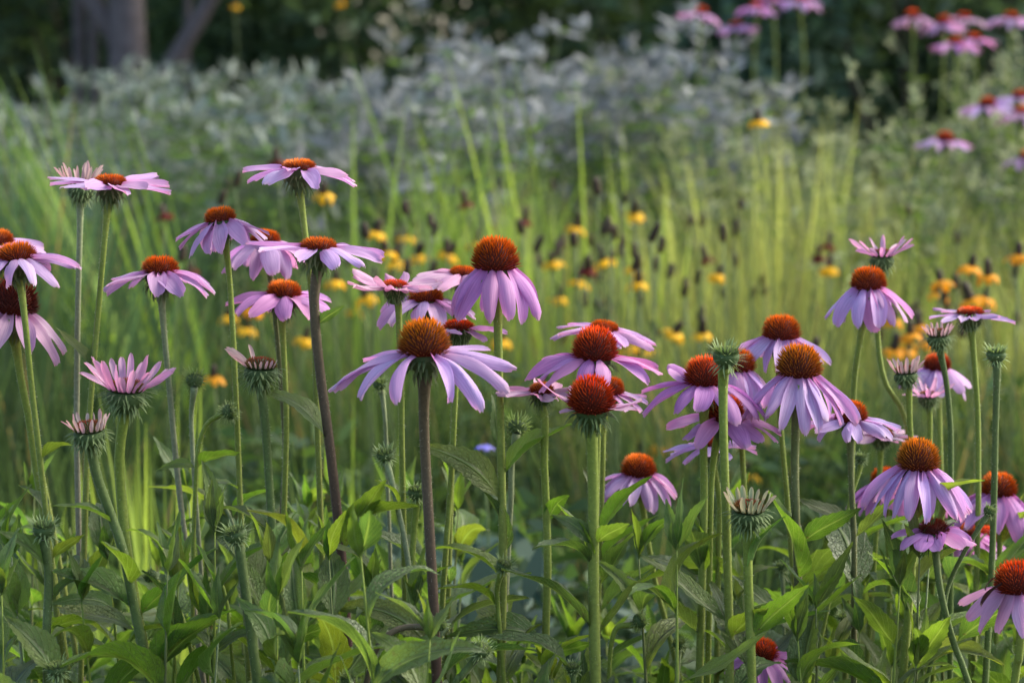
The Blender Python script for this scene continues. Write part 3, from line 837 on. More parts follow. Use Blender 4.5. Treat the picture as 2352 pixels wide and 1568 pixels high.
 ('bud', 1470, 1424, 1.98, 50, 0, 0, 0, (55, 8), 'G', 'N', [(1440, 1428), (1418, 1440), (1404, 1480), (1398, 1560)], 'leafy pale green bud bent sideways above a long bright leaf', {'r': .002}),
 ('bud', 1316, 1532, 1.92, 46, 0, 0, 0, (0, 12), 'D', 'N', [(1318, 1568), (1320, 1640)], 'small bud low at the foot of the thick green stem of the round red cone', {'r': .002}),
 ('bud', 486, 1464, 1.92, 50, 0, 0, 0, (0, 5), 'D', 'N', [(488, 1500), (494, 1568)], 'dark spiky bud below a long arching leaf', {'r': .002}),
 ('bud', 798, 1556, 1.84, 46, 0, 0, 0, (0, 10), 'D', 'N', [(800, 1600)], 'spiky bud at the foot of the dark brown stem', {'r': .002}),
 ('bud', 1820, 1380, 1.97, 48, 0, 0, 0, (66, 10), 'G', 'N', [(1790, 1386), (1750, 1390), (1706, 1412), (1690, 1470)], 'spiky bud on a thin stalk stretching sideways past two upright stems', {'r': .0016}),
 ('bud', 1940, 1416, 2.06, 44, 0, 0, 0, (-10, 10), 'D', 'N', [(1950, 1450), (1956, 1530)], 'little bud among crowded leaves below the slim petalled lilac coneflower', {'r': .0016}),
 ('bud', 2274, 1172, 1.98, 42, 0, 0, 0, (28, 5), 'D', 'N', [(2252, 1206), (2214, 1268), (2180, 1340), (2160, 1430)], 'small round bud on a slanting stalk crossing in front of magenta petals', {'r': .002}),
 ('bud', 1978, 1050, 2.08, 40, 0, 0, 0, (6, 3), 'G', 'N', [(1974, 1080), (1950, 1160), (1930, 1260)], 'tiny green bud close to the stem of the slim petalled lilac coneflower', {'r': .0017}),
 ('bud', 500, 1132, 2.10, 40, 0, 0, 0, (-10, 5), 'P', 'N', [(512, 1158), (534, 1200), (548, 1270)], 'small blurred green bud behind the pointed leaves under the hooked bud', {'r': .0016}),
 ('bud', 1560, 1476, 2.02, 44, 0, 0, 0, (0, 6), 'P', 'N', [(1558, 1510), (1556, 1568)], 'small yellowish bud between the leaves left of two tall green stems', {'r': .0018}),
 ('bud', 1796, 1300, 2.2, 40, 0, 0, 0, (0, 4), 'P', 'N', [(1798, 1340), (1800, 1420)], 'small out of focus bud just beside the dark bud stem with stiff petals', {'r': .0016}),
]
for row in FL:
    ex = dict(row[13])
    isbud = row[0] == 'bud'
    coneflower(*row[:12], row[12], cat='flower bud' if isbud else 'flower', name='coneflower_bud' if isbud else 'coneflower', **ex)
FRONT = list(PLANTS)

# two details of single flowers
def stray_piece(root_i, name, mesh, base_px, tip_px, d, wsc, colr, label=None):
    rt = FRONT[root_i][0]
    a, b = at(*base_px, d), at(*tip_px, d)
    o = obj(name, mesh, rt, basis(a - rt.location, frame_x(b - a, roll=0.6), (b - a).length, (b - a).length * wsc, (b - a).length), colr)
    if label: o['label'] = label
IDX = {r[12]: i for i, r in enumerate(FL)}
i49 = [i for i, r in enumerate(FL) if 'shrivelled' in r[12]][0]
stray_piece(i49, 'petal', PETALS[48][1], (2302, 1340), (2236, 1374), 1.83, 0.7, (0.05, 0.02, 0.012), 'shrivelled dark brown petal')
stray_piece(i49, 'petal', PETALS[70][2], (2300, 1320), (2246, 1336), 1.84, 0.6, (0.16, 0.06, 0.04), 'withered brown petal')
i48 = [i for i, r in enumerate(FL) if 'curled black' in r[12]][0]
for q, (bx, by, tx_, ty_) in enumerate([(2150, 1226, 2160, 1262), (2160, 1224, 2182, 1258), (2134, 1226, 2122, 1258), (2172, 1216, 2190, 1190)]):
    stray_piece(i48, 'petal', PETALS[70][q], (bx, by), (tx_, ty_), 1.905, 0.5, (0.05, 0.015, 0.045), 'curled blackish petal')

# ------------------------------------------------------------------ leaves the photograph shows: base pixel -> tip pixel
LV = [(745,1000,615,880),(790,1255,900,1066),(655,1345,755,1212),(788,1446,684,1290),(1148,1180,985,1010),(1153,1090,1302,985),(1150,1060,1122,915),(1155,1275,1136,1120),
 (1350,1284,1291,1167),(1348,1290,1219,1233),(1350,1270,1279,1179),(1369,1244,1510,1104),(1369,1262,1444,1206),(1371,1280,1498,1188),(1372,1400,1525,1305),(1381,1552,1597,1401),
 (1357,1456,1180,1311),(1297,1538,1129,1437),(1609,1316,1561,1194),(1612,1300,1597,1179),(1636,1310,1618,1197),(1667,1436,1465,1305),(1828,1320,1768,1098),(2085,1420,2044,1206),
 (1962,1240,2075,1155),(2100,1210,2270,1098),(1838,1290,1972,1175),(1955,1215,1835,1150),(447,1084,365,1067),(455,1090,549,1041),(554,1126,486,1104),(528,1200,351,1117),(622,1206,480,1167),
 (258,1216,144,1170),(207,846,138,758),(96,1060,162,1008),(104,1308,6,1227),(280,1392,129,1320),(190,1298,273,1251),(318,1462,147,1401),(345,1550,492,1428),(582,1462,387,1401),
 (108,1530,18,1425),(797,1236,951,1170),(990,1328,867,1230),(1150,1390,1002,1335),(849,1562,1071,1479),(1254,1480,1035,1434),(722,742,790,706),(205,850,214,790),(1258,1190,1300,1130),
 (1256,1400,1180,1500),(1722,1330,1790,1180),(1726,1480,1850,1350),(2092,1350,2200,1262),(2190,1470,2330,1390),(2230,1560,2330,1500),(1832,1400,1920,1310),(1676,1500,1600,1440),(1677,1470,1760,1400),
 (2280,1260,2352,1180),(2275,1330,2200,1290),(1252,1540,1360,1480),(1003,1500,1120,1560),(640,1420,540,1380),(662,1520,760,1440),(300,1340,240,1250),(320,1420,420,1330),(110,1400,190,1310),(104,1180,50,1120),
 (118,1280,190,1230),(432,1292,372,1215),(553,1190,610,1110),(925,1160,870,1090),(1362,1180,1330,1080),(1146,880,1136,820)]
def nearest_stem(bx, by):
    best = None
    for rt, P, d in FRONT:
        for p in P:
            if p.z < 0.3: continue
            u, v = px_of(p)
            q = (u - bx) ** 2 + (v - by) ** 2
            if best is None or q < best[0]: best = (q, rt, p, d)
    return best
for (bx, by, tx_, ty_) in LV:
    q, rt, p, d = nearest_stem(bx, by)
    tip = at(tx_, ty_, d + rnd.uniform(-0.035, 0.02))
    v = tip - p
    ln = min(v.length * 1.10, 0.085)
    arch = rnd.choice([0, 1, 2, 3, 6, 7, 1, 2])
    add_leaf(rt, p, v + Vector((0, 0, 0.10 * v.length)), ln, rnd.uniform(.95, 1.25), rnd.uniform(-1.0, 0.3), LEAVES[arch])

# further leaves low on every stem
for (rt, P, d) in FRONT:
    z_hi = min(P[0].z - 0.10, 0.60)
    for k in range(rnd.choice((4, 5, 6))):
        z = rnd.uniform(0.18, z_hi) if z_hi > 0.2 else 0.18
        p = min(P, key=lambda q: abs(q.z - z))
        i = P.index(p)
        if i + 1 < len(P):
            nb = P[i + 1]; t = (z - p.z) / (nb.z - p.z) if abs(nb.z - p.z) > 1e-5 else 0
            p = p.lerp(nb, max(0, min(1, t)))
        a = rnd.uniform(0, 2 * math.pi)
        e = R(rnd.uniform(5, 55))
        add_leaf(rt, p, (math.cos(a) * math.cos(e), math.sin(a) * math.cos(e), math.sin(e)), rnd.uniform(0.065, 0.11), rnd.uniform(.85, 1.15), rnd.gauss(0, 0.5))

# leafy shoots without flowers filling the foot of the bed
def shoot(x, d, top, lean):
    rt = root_at('leafy_shoot', (x, d, 0), 'leafy green shoot without a flower at the foot of the coneflowers', 'plant', 'leafy shoots among the coneflower stems')
    pts = [Vector((x + lean, d + rnd.uniform(-.04, .04), top)), Vector((x + lean * .5, d, top * .55)), Vector((x, d, 0))]
    P = spline(pts, 12)
    mb = MB()
    ct, cb = STEMC[rnd.choice(('G', 'G', 'P', 'GB'))]
    tube(mb, [p - rt.location for p in P], [0.0005 + 0.0021 * min(1, k / 5) for k in range(13)], [lerp3(ct, cb, k / 12) for k in range(13)], 6)
    obj('stem', mb.mesh('shoot_stem', M['stem']), rt)
    a = rnd.uniform(0, 6.28)
    for k in range(3):
        e = R(rnd.uniform(58, 82)); q = a + k * 2.1
        add_leaf(rt, P[0] - Vector((0, 0, .002)), (math.cos(q) * math.cos(e), math.sin(q) * math.cos(e), math.sin(e)), rnd.uniform(.028, .05), 1.0, rnd.gauss(0, .3), LEAVES[rnd.choice((0, 1, 9))])
    n = rnd.choice((9, 10, 11, 12))
    for k in range(n):
        f = k / n
        z = top * (1 - 0.62 * f)
        p = min(P, key=lambda q: abs(q.z - z))
        a += 2.4 + rnd.uniform(-.5, .5)
        e = R(62 - 48 * min(1, f * 2.2) + rnd.gauss(0, 10))
        add_leaf(rt, p, (math.cos(a) * math.cos(e), math.sin(a) * math.cos(e), math.sin(e)), (0.055 + 0.055 * min(1, f * 2.5)) * rnd.uniform(.85, 1.2), rnd.uniform(.8, 1.12), rnd.gauss(0, .5))
for k in range(124):
    d = rnd.uniform(1.74, 2.42)
    px = rnd.uniform(-120, 2480)
    if 1480 < px < 1600 and d > 2: continue
    base = at(px, 784, d)
    if 1630 < px < 1870 and d < 2.12: continue
    if px > 2120 and d < 2.0: continue
    gap = 0.85 if 1000 < px < 1500 or px < 0 else 1.0
    topy = rnd.uniform(1215, 1520) if px < 1000 else (rnd.uniform(1290, 1530) if px < 1500 else rnd.uniform(1260, 1520))
    if d > 2.15: topy -= 90
    top = at(px, topy, d).z * gap
    shoot(base.x, d, max(0.3, top), rnd.uniform(-.05, .05))

# ------------------------------------------------------------------ coneflowers far behind
BGF = [(1610, 34, 6.3, 'N'), (1738, 20, 6.4, 'M'), (1775, 2, 6.6, 'M'), (1838, 4, 6.4, 'N'), (2096, 42, 5.9, 'K'), (2168, 56, 5.9, 'N'), (2214, 44, 6.0, 'K'), (2322, 44, 5.7, 'N'), (2196, 102, 5.6, 'M'),
       (2238, 92, 5.8, 'M'), (2268, 246, 5.0, 'V'), (2344, 224, 5.2, 'V'), (2348, 262, 5.0, 'K'), (2170, 326, 4.9, 'V'), (2362, 364, 5.0, 'N'), (1690, 62, 6.4, 'N')]
BGL = ['distant blurred pink coneflower above the silvery plants before the dark shrubs', 'distant blurred coneflower standing above the light green round shrub', 'distant blurred pale lilac coneflower in front of the light green round shrub']
BGG = ['distant coneflowers above the silvery plants', 'distant coneflowers above the light green shrub', 'distant coneflowers before the light green shrub']
for (x, y, d, pk) in BGF:
    coneflower(rnd.choice(('low', 'dome')), x, y, d, 0.030 / d * FPX, 0.048 / d * FPX, rnd.uniform(22, 42), 12, (rnd.uniform(-6, 6), 2), 'G', pk,
               [(x + rnd.uniform(-10, 10), y + 160), (x + rnd.uniform(-16, 16), y + 380)], BGL[0 if x < 1900 else (1 if y < 150 else 2)], tone='red',
               group=BGG[0 if x < 1900 else (1 if y < 150 else 2)])

# ------------------------------------------------------------------ prairie coneflowers (drooping petals, tall brown cones) in the meadow
def ratibida_parts():
    mb = MB(); V, F, C = [], [], []
    prof = [(0.28, 0.0), (0.46, 0.1), (0.5, 0.35), (0.48, 0.65), (0.38, 0.88), (0.18, 1.0)]
    rs = random.Random(3); seg = 10
    for i, (r, z) in enumerate(prof):
        for j in range(seg):
            a = 2 * math.pi * (j + 0.5 * (i % 2)) / seg; k = rs.uniform(.88, 1.12)
            V.append((r * k * math.cos(a), r * k * math.sin(a), z)); g = rs.uniform(.6, 1.3)
            C.append((0.060 * g, 0.040 * g, 0.022 * g))
    for i in range(len(prof) - 1):
        for j in range(seg): F.append((i * seg + j, i * seg + (j + 1) % seg, (i + 1) * seg + (j + 1) % seg, (i + 1) * seg + j))
    F.append(tuple(range(seg))[::-1]); F.append(tuple((len(prof) - 1) * seg + j for j in range(seg)))
    mb.add(V, F, C)
    cone = mb.mesh('prairie_cone', M['bristle'], False)
    pm = []
    for s in range(4):
        rs = random.Random(20 + s); mb = MB(); V, F, C = [], [], []
        p = Vector((0, 0, 0)); bend = rs.uniform(50, 95)
        for i in range(6):
            t = i / 5; w = (0.35, .8, 1.0, 1.0, .8, .35)[i] * 0.5; an = R(bend) * min(1, t * 1.4)
            for q in (-1, 0, 1):
                V.append((p.x + 0.1 * (1 - abs(q)) * math.sin(an), q * w, p.z + 0.1 * (1 - abs(q)) * math.cos(an))); C.append((1, 1, 1))
            p += Vector((math.cos(an), 0, -math.sin(an))) / 5
        for i in range(5):
            for j in range(2): F.append((i * 3 + j, i * 3 + j + 1, i * 3 + j + 4, i * 3 + j + 3))
        mb.add(V, F, C); pm.append(mb.mesh('prairie_petal', M['paint']))
    mb = MB()
    for s in range(1): tube(mb, [Vector((0.05 * math.sin(k * .5), 0.03 * math.cos(k * .6) - .03, k / 8)) for k in range(9)], [0.0014] * 9, [(0.11, 0.16, 0.05)] * 9, 5)
    return cone, pm, mb
RC, RP, _ = ratibida_parts()
def prairie(x, y, d, kind):
    head = at(x, y, d)
    lab = {'yellow': 'yellow petalled prairie coneflower with tall brown cone in the meadow grass', 'red': 'dark red petalled prairie coneflower with dark cone in the meadow grass',
           'gold': 'orange yellow prairie coneflower with spreading petals in the meadow grass', 'spent': 'bare brown prairie coneflower cone without petals in the meadow grass'}[kind]
    grp = {'yellow': 'yellow prairie coneflowers', 'red': 'dark red prairie coneflowers', 'gold': 'orange yellow prairie coneflowers', 'spent': 'bare prairie coneflower cones'}[kind]
    lean = rnd.uniform(-.06, .06)
    base = Vector((head.x + lean, d + rnd.uniform(-.05, .05), 0))
    rt = root_at('prairie_coneflower', base, lab, 'flower', grp)
    P = spline([head, head.lerp(base, .5) + Vector((lean * .3, 0, 0)), base], 8)
    mb = MB()
    tube(mb, [p - base for p in P], [0.0013 + .0006 * k / 8 for k in range(9)], [lerp3((.12, .16, .055), (.08, .12, .04), k / 8) for k in range(9)], 5)
    obj('stem', mb.mesh('prairie_stem', M['stem']), rt)
    tl = Matrix.Rotation(rnd.gauss(0, .2), 3, 'Y') @ Matrix.Rotation(rnd.gauss(0, .15), 3, 'X')
    cl, cwid = rnd.uniform(.018, .028), rnd.uniform(.009, .012)
    obj('cone', RC, rt, basis(head - base, tl, cwid, cwid, cl), (rnd.uniform(.8, 1.3),) * 3)
    if kind != 'spent':
        n = rnd.choice((5, 6, 7)); a0 = rnd.uniform(0, 6)
        for k in range(n):
            a = a0 + 2 * math.pi * k / n + rnd.uniform(-.2, .2)
            f = tl @ Matrix.Rotation(a, 3, 'Z') @ Matrix.Rotation(rnd.uniform(-.25, .25), 3, 'X')
            c = {'yellow': (0.80, 0.46, 0.012), 'red': (0.13, 0.012, 0.008), 'gold': (0.80, 0.34, 0.012)}[kind]
            k2 = rnd.uniform(.8, 1.1)
            sz = rnd.uniform(.015, .021) * (0.75 if kind == 'red' else 1)
            obj('petal', rnd.choice(RP), rt, basis(head - base + f @ Vector((cwid * .35, 0, 0.001)), f, sz, .011 * rnd.uniform(.9, 1.2), sz), (c[0] * k2, c[1] * k2, c[2]))
YEL = [(742,448),(865,536),(930,546),(1092,562),(1030,586),(885,582),(905,604),(1457,494),(1323,524),(1268,604),(1328,648),(1285,686),(1460,624),(1466,652),(1740,280),(1650,634),(1905,618),(1613,768),(1490,800),
       (1455,852),(1500,1008),(1722,1094),(525,728),(565,756),(597,698),(1150,784),(840,684),(1385,600),(1550,766),(1480,806),(770,648),(812,716),(2085,792),(1440,800),(960,590),(540,15),(780,8),(1870,812),(1595,830),(700,780)]
GOLD = [(2160,650),(2154,676),(2230,615),(2270,636),(2050,736),(2110,752),(2120,790),(2052,806),(2085,806),(2262,690),(2230,690),(2340,590),(2090,770),(490,868),(580,712),(1512,1030),(1590,1190),(1995,700)]
RED = [(635,372),(377,496),(1070,470),(440,622),(1902,566),(1880,592),(1622,596),(1350,620),(2110,745),(1205,510)]
for (x, y) in YEL: prairie(x, y, rnd.uniform(3.6, 4.5) if y > 60 else 8.0, 'yellow')
for (x, y) in GOLD: prairie(x, y, rnd.uniform(3.4, 4.0), 'gold')
for (x, y) in RED: prairie(x, y, rnd.uniform(3.7, 4.4), 'red')
SP = [(rnd.gauss(1420, 190), rnd.gauss(640, 95)) for _ in range(62)] + [(rnd.gauss(900, 70), rnd.gauss(590, 50)) for _ in range(16)] + [(rnd.gauss(2150, 110), rnd.gauss(700, 95)) for _ in range(26)] + [(rnd.uniform(1400, 1800), rnd.uniform(800, 1150)) for _ in range(20)] + [(520, 440), (505, 470), (415, 600), (430, 640), (700, 620), (1700, 480), (2200, 560), (540, 430)]
for (x, y) in SP:
    if y < 420 or x > 2380: continue
    prairie(x, y, rnd.uniform(3.5, 4.8), 'spent')
# a single violet blossom deep in the bed
rt = root_at('violet_flower', at(1112, 1030, 2.9) * 1.0, 'small violet blossom out of focus low between the stems', 'flower')
b0 = Vector((rt.location.x, rt.location.y, 0)); hv = rt.location.copy(); rt.location = b0
mb = MB(); tube(mb, spline([hv - b0, Vector((0.01, 0, hv.z * .5)), Vector((0, 0, 0))], 6), [.0012] * 7, [(.1, .15, .05)] * 7, 5); obj('stem', mb.mesh('violet_stem', M['stem']), rt)
for k in range(5):
    f = Matrix.Rotation(k * 1.257, 3, 'Z'); obj('petal', RP[k % 4], rt, basis(hv - b0 + f @ Vector((.001, 0, 0)), f @ Matrix.Rotation(-.7, 3, 'Y'), .012, .009, .012), (0.22, 0.2, 0.6))
# ------------------------------------------------------------------ meadow grass and undergrowth
def U(a, b, n): return nrg.uniform(a, b, n)
def spread(n, d0, d1, margin=0.45):
    d = np.sqrt(U(d0 * d0, d1 * d1, n))
    x = U(-1, 1, n) * (d * 0.20 + margin)
    return x, d
def pxx(x, d): return 1176 + x / d * FPX

def grass_field():
    n = 15000
    x, d = spread(n, 3.15, 5.5)
    p = pxx(x, d)
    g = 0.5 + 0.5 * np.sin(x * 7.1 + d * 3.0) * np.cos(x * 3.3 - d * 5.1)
    bright = np.clip((p - 1000) / 500, 0, 1)  # sunny side of the meadow, its sunlight put into the blade colour
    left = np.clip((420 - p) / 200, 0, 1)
    dark = np.exp(-((p - 500) / 190) ** 2)  # base of the dense sheaf, its shade put into the blade colour
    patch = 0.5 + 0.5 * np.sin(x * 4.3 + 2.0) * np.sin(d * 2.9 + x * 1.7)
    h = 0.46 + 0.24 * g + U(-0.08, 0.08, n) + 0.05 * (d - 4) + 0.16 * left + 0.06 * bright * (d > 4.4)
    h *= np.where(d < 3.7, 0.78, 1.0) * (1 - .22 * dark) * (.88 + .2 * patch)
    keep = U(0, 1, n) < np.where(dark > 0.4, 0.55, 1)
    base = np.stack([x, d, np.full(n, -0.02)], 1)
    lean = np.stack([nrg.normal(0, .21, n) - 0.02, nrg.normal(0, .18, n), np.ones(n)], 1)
    c_mid, c_sunlit, c_bl, c_shade = np.array([.125, .195, .062]), np.array([.30, .335, .115]), np.array([.060, .115, .062]), np.array([.032, .062, .026])
    c = c_mid + (c_sunlit - c_mid) * bright[:, None]
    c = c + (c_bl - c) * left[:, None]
    c = c + (c_shade - c) * np.clip(dark, 0, .85)[:, None]
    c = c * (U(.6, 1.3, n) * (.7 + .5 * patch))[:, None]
    near = np.clip((4.3 - d) / .5, 0, 1)[:, None]  # nearer blades darkened: shadow among dense growth painted into their colour
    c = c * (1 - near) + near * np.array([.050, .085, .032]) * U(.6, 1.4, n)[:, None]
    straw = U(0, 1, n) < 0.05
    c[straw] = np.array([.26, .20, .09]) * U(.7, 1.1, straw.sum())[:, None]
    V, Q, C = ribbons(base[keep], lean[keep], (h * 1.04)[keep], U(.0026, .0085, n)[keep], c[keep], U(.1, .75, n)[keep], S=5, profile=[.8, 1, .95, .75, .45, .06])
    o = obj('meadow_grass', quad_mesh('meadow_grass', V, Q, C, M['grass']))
    tag(o, 'tall thin yellow green meadow grass filling the middle distance', 'grass', kind='stuff')
grass_field()

def undergrowth():
    n = 21000
    x, d = spread(n, 2.45, 4.4)
    p = pxx(x, d)
    hmax = 0.30 + 0.12 * np.sin(x * 9 + 1.3) * np.cos(d * 6) + 0.05 * (d - 2.5)
    z = hmax * np.sqrt(U(0, 1, n)) + 0.02
    el = U(-.2, 1.1, n); a = U(0, 2 * np.pi, n)
    d0 = np.stack([np.cos(a) * np.cos(el), np.sin(a) * np.cos(el), np.sin(el)], 1)
    c1, c2, c3 = np.array([.040, .080, .030]), np.array([.070, .125, .045]), np.array([.085, .13, .09])
    t = U(0, 1, n)[:, None]
    c = np.where(t < .5, c1, np.where(t < .88, c2, c3)) * U(.7, 1.25, n)[:, None]
    V, Q, C = ribbons(np.stack([x, d, z], 1), d0, U(.025, .065, n), U(.010, .022, n), c, U(.1, .9, n), S=3, profile=[.2, 1, .7, .05])
    n2 = 2600
    x2, d2 = spread(n2, 2.45, 4.4)
    V2, Q2, C2 = ribbons(np.stack([x2, d2, np.zeros(n2)], 1), np.stack([nrg.normal(0, .15, n2), nrg.normal(0, .15, n2), np.ones(n2)], 1), U(.2, .42, n2), .003, np.array([.09, .13, .045]), .15, S=3)
    V, Q, C = merge([(V, Q, C), (V2, Q2, C2)])
    o = obj('undergrowth', quad_mesh('undergrowth', V, Q, C, M['foliage']))
    tag(o, 'low dark green leafy undergrowth between the coneflowers and the grass', 'undergrowth', kind='stuff')
undergrowth()

# grass tufts whose broad blades can be told apart
def tuft_blades(px, d, n, hl, lean, spread_, colr, wd, label, group=None):
    b = at(px, 784, d); base = Vector((b.x, d, 0))
    rt = root_at('grass_tuft', base, label, 'grass', group)
    for k in range(n):
        hgt = hl * rnd.uniform(.72, 1.08)
        a = rnd.uniform(0, 2 * math.pi); s = rnd.uniform(.05, 1) * spread_
        dr = np.array([[math.cos(a) * s + lean, math.sin(a) * s * .7, 1.0]])
        cc = np.array(colr) * rnd.uniform(.75, 1.25)
        V, Q, C = ribbons(np.array([[rnd.gauss(0, .03), rnd.gauss(0, .03), 0]]), dr, [hgt], [wd * rnd.uniform(.7, 1.15)], [cc], [rnd.uniform(.1, .55)], S=7, profile=[.7, .9, 1, 1, .9, .7, .4, .03])
        obj('blade', quad_mesh('tuft_blade', V, Q, C, M['grass']), rt)
    return rt
YG, MG, OG = (.25, .33, .06), (.19, .285, .055), (.38, .40, .12)  # the last, brightest tone has sunlight put into the blade colour
tuft_blades(1300, 4.5, 22, 1.02, -.12, .16, YG, .011, 'tall sheaf of broad bright grass blades rising highest before the silvery plants')
tuft_blades(1235, 4.7, 14, 1.0, -.2, .12, MG, .011, 'loose sheaf of broad green blades leaning left beside the highest sheaf')
tuft_blades(850, 4.4, 30, .92, .12, .30, MG, .013, 'wide spreading green grass tuft behind the flat lilac flower on the dark stem')
tuft_blades(560, 4.3, 30, 1.0, -.36, .26, MG, .013, 'dense green grass tuft arching left behind the left leaning coneflower')
tuft_blades(960, 4.6, 18, .86, .30, .2, MG, .009, 'green grass tuft arching right behind the bare brown cones')
tuft_blades(420, 4.6, 20, 1.05, -.32, .2, (.13, .22, .05), .012, 'tall green tuft with slanting blades behind the pink flower standing alone')
tuft_blades(1480, 4.8, 14, .86, .05, .18, YG, .009, 'thin upright tuft with a few blades before dark foliage')
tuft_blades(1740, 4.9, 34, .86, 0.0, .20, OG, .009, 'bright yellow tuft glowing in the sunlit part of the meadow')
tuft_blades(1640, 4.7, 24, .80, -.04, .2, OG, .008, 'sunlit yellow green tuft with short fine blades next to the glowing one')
tuft_blades(1990, 4.8, 24, .78, .04, .22, YG, .008, 'yellow green tuft behind the neat lilac coneflower with red dome')
tuft_blades(2180, 4.7, 20, .72, .05, .22, (.13, .20, .04), .008, 'green tuft behind the flat topped coneflower with thin red disc')
tuft_blades(385, 2.75, 20, .66, .0, .14, YG, .009, 'bright broad bladed tuft low behind the crown of short pink petals')
tuft_blades(300, 2.9, 16, .60, -.06, .16, YG, .008, 'bright blades low between the two thick green stems')
tuft_blades(60, 2.8, 12, .52, -.05, .18, YG, .008, 'bright blades low under the withered dark cone')
tuft_blades(790, 2.9, 14, .60, .0, .13, (.14, .21, .035), .008, 'soft green blades low right of the dark brown stem')
tuft_blades(870, 3.1, 16, .62, .02, .14, (.14, .21, .035), .008, 'soft green blades under the left petals of the large pale bloom')
tuft_blades(1960, 2.7, 6, .60, .45, .1, (.10, .19, .03), .013, 'broad green blades arching behind the right hand coneflowers')

# ------------------------------------------------------------------ leafy perennials
def perennial_proto(seed, h, stems, node, leaf_l, leaf_w, c_leaf, c_top, top_n, top_len, wid, c_stem=(.09, .12, .06), branch=0):
    """meshes: stems (tubes), foliage, pale top leaves"""
    rs = random.Random(seed); np_r = np.random.default_rng(seed)
    mb = MB(); LB, LD, LL, LC = [], [], [], []; TB, TD, TL = [], [], []
    for s in range(stems):
        bx, by = rs.gauss(0, wid), rs.gauss(0, wid)
        hh = h * rs.uniform(.82, 1.04); lx, ly = rs.gauss(0, .06), rs.gauss(0, .06)
        P = [Vector((bx + lx * t * t, by + ly * t * t, hh * t)) for t in (0, .25, .5, .75, 1)]
        tube(mb, P, [.003, .0028, .0025, .002, .0015], [c_stem] * 5, 5)
        a = rs.uniform(0, 3)
        z = hh * .22
        tops = [P[-1]]
        while z < hh:
            t = z / hh; p = Vector((bx + lx * t * t, by + ly * t * t, z))
            a += 1.57 + rs.uniform(-.3, .3)
            for q in (0, math.pi):
                e = rs.uniform(.1, .7)
                LB.append(p); LD.append((math.cos(a + q) * math.cos(e), math.sin(a + q) * math.cos(e), math.sin(e))); LL.append(leaf_l * rs.uniform(.75, 1.2) * (1.1 - .4 * t))
            if branch and t > .62 and rs.random() < branch:
                b = a + rs.uniform(0, 3); tip = p + Vector((math.cos(b) * .06, math.sin(b) * .06, rs.uniform(.08, .14)))
                tube(mb, [p, p.lerp(tip, .5), tip], [.0015] * 3, [c_stem] * 3, 4); tops.append(tip)
            z += node * rs.uniform(.8, 1.2)
        for p in tops:
            for k in range(top_n):
                b = rs.uniform(0, 6.28); e = rs.uniform(.1, 1.2)
                TB.append(p - Vector((0, 0, rs.uniform(0, .04)))); TD.append((math.cos(b) * math.cos(e), math.sin(b) * math.cos(e), math.sin(e))); TL.append(top_len * rs.uniform(.6, 1.2))
    n = len(LB)
    cl = np.array(c_leaf) * np_r.uniform(.7, 1.3, n)[:, None]
    V, Q, C = ribbons(np.array(LB), np.array(LD), np.array(LL), np.array(LL) * leaf_w, cl, np_r.uniform(.1, .8, n), S=4, profile=LEAFP)
    fol = quad_mesh('perennial_foliage', V, Q, C, M['foliage'])
    n = len(TB)
    cl = np.array(c_top) * np_r.uniform(.75, 1.2, n)[:, None]
    V, Q, C = ribbons(np.array(TB), np.array(TD), np.array(TL), np.array(TL) * .36, cl, np_r.uniform(0, .5, n), S=4, profile=LEAFP)
    top = quad_mesh('perennial_top', V, Q, C, M['silver'])
    return mb.mesh('perennial_stem', M['stem']), fol, top
def plant_out(protos, spots, name, label, cat, group):
    for (x, y, sc_) in spots:
        st, fo, tp = rnd.choice(protos)
        rt = root_at(name, (x, y, 0), label, cat, group)
        rt.rotation_euler = (0, 0, rnd.uniform(0, 6.28)); rt.scale = (1, 1, sc_)
        k = rnd.uniform(.8, 1.15)
        obj('stem', st, rt); obj('foliage', fo, rt, None, (k, k, k), 'stuff'); obj('top_leaf_cluster', tp, rt, None, (k, k, k), 'stuff')

silver = [perennial_proto(100 + s, 1.0, 4, .050, .062, .30, (.100, .172, .058), (.24, .255, .25), 5, .058, .08, branch=.09) for s in range(6)]
spots = []
for k in range(190):
    d = math.sqrt(rnd.uniform(5.5 ** 2, 7.9 ** 2)); px = rnd.uniform(-420, 1780)
    if px > 1620 and rnd.random() < .5: continue
    prof = 0.86 + 0.055 * (d - 5.5) + 0.07 * math.exp(-((px - 1350) / 330) ** 2) + 0.045 * math.exp(-((px - 640) / 120) ** 2)
    if px < 350: prof -= .03
    spots.append(((px - 1176) / FPX * d, d, prof * rnd.uniform(.9, 1.07)))
dull = [perennial_proto(140 + s, 1.0, 4, .052, .058, .30, (.105, .175, .058), (.19, .225, .185), 4, .055, .08, branch=.08) for s in range(4)]
cut = lambda q: pxx(q[0], q[1]) < 800
plant_out(silver, [q for q in spots if not cut(q)], 'silver_topped_plant', 'grey green bushy plant with silvery upper leaves behind the highest grass sheaf', 'plant', 'silver topped plants behind the highest grass sheaf')
plant_out(dull, [q for q in spots if cut(q)], 'silver_topped_plant', 'greener bushy plant with dull grey green tops in front of the forked tree', 'plant', 'dull topped plants in front of the forked tree')

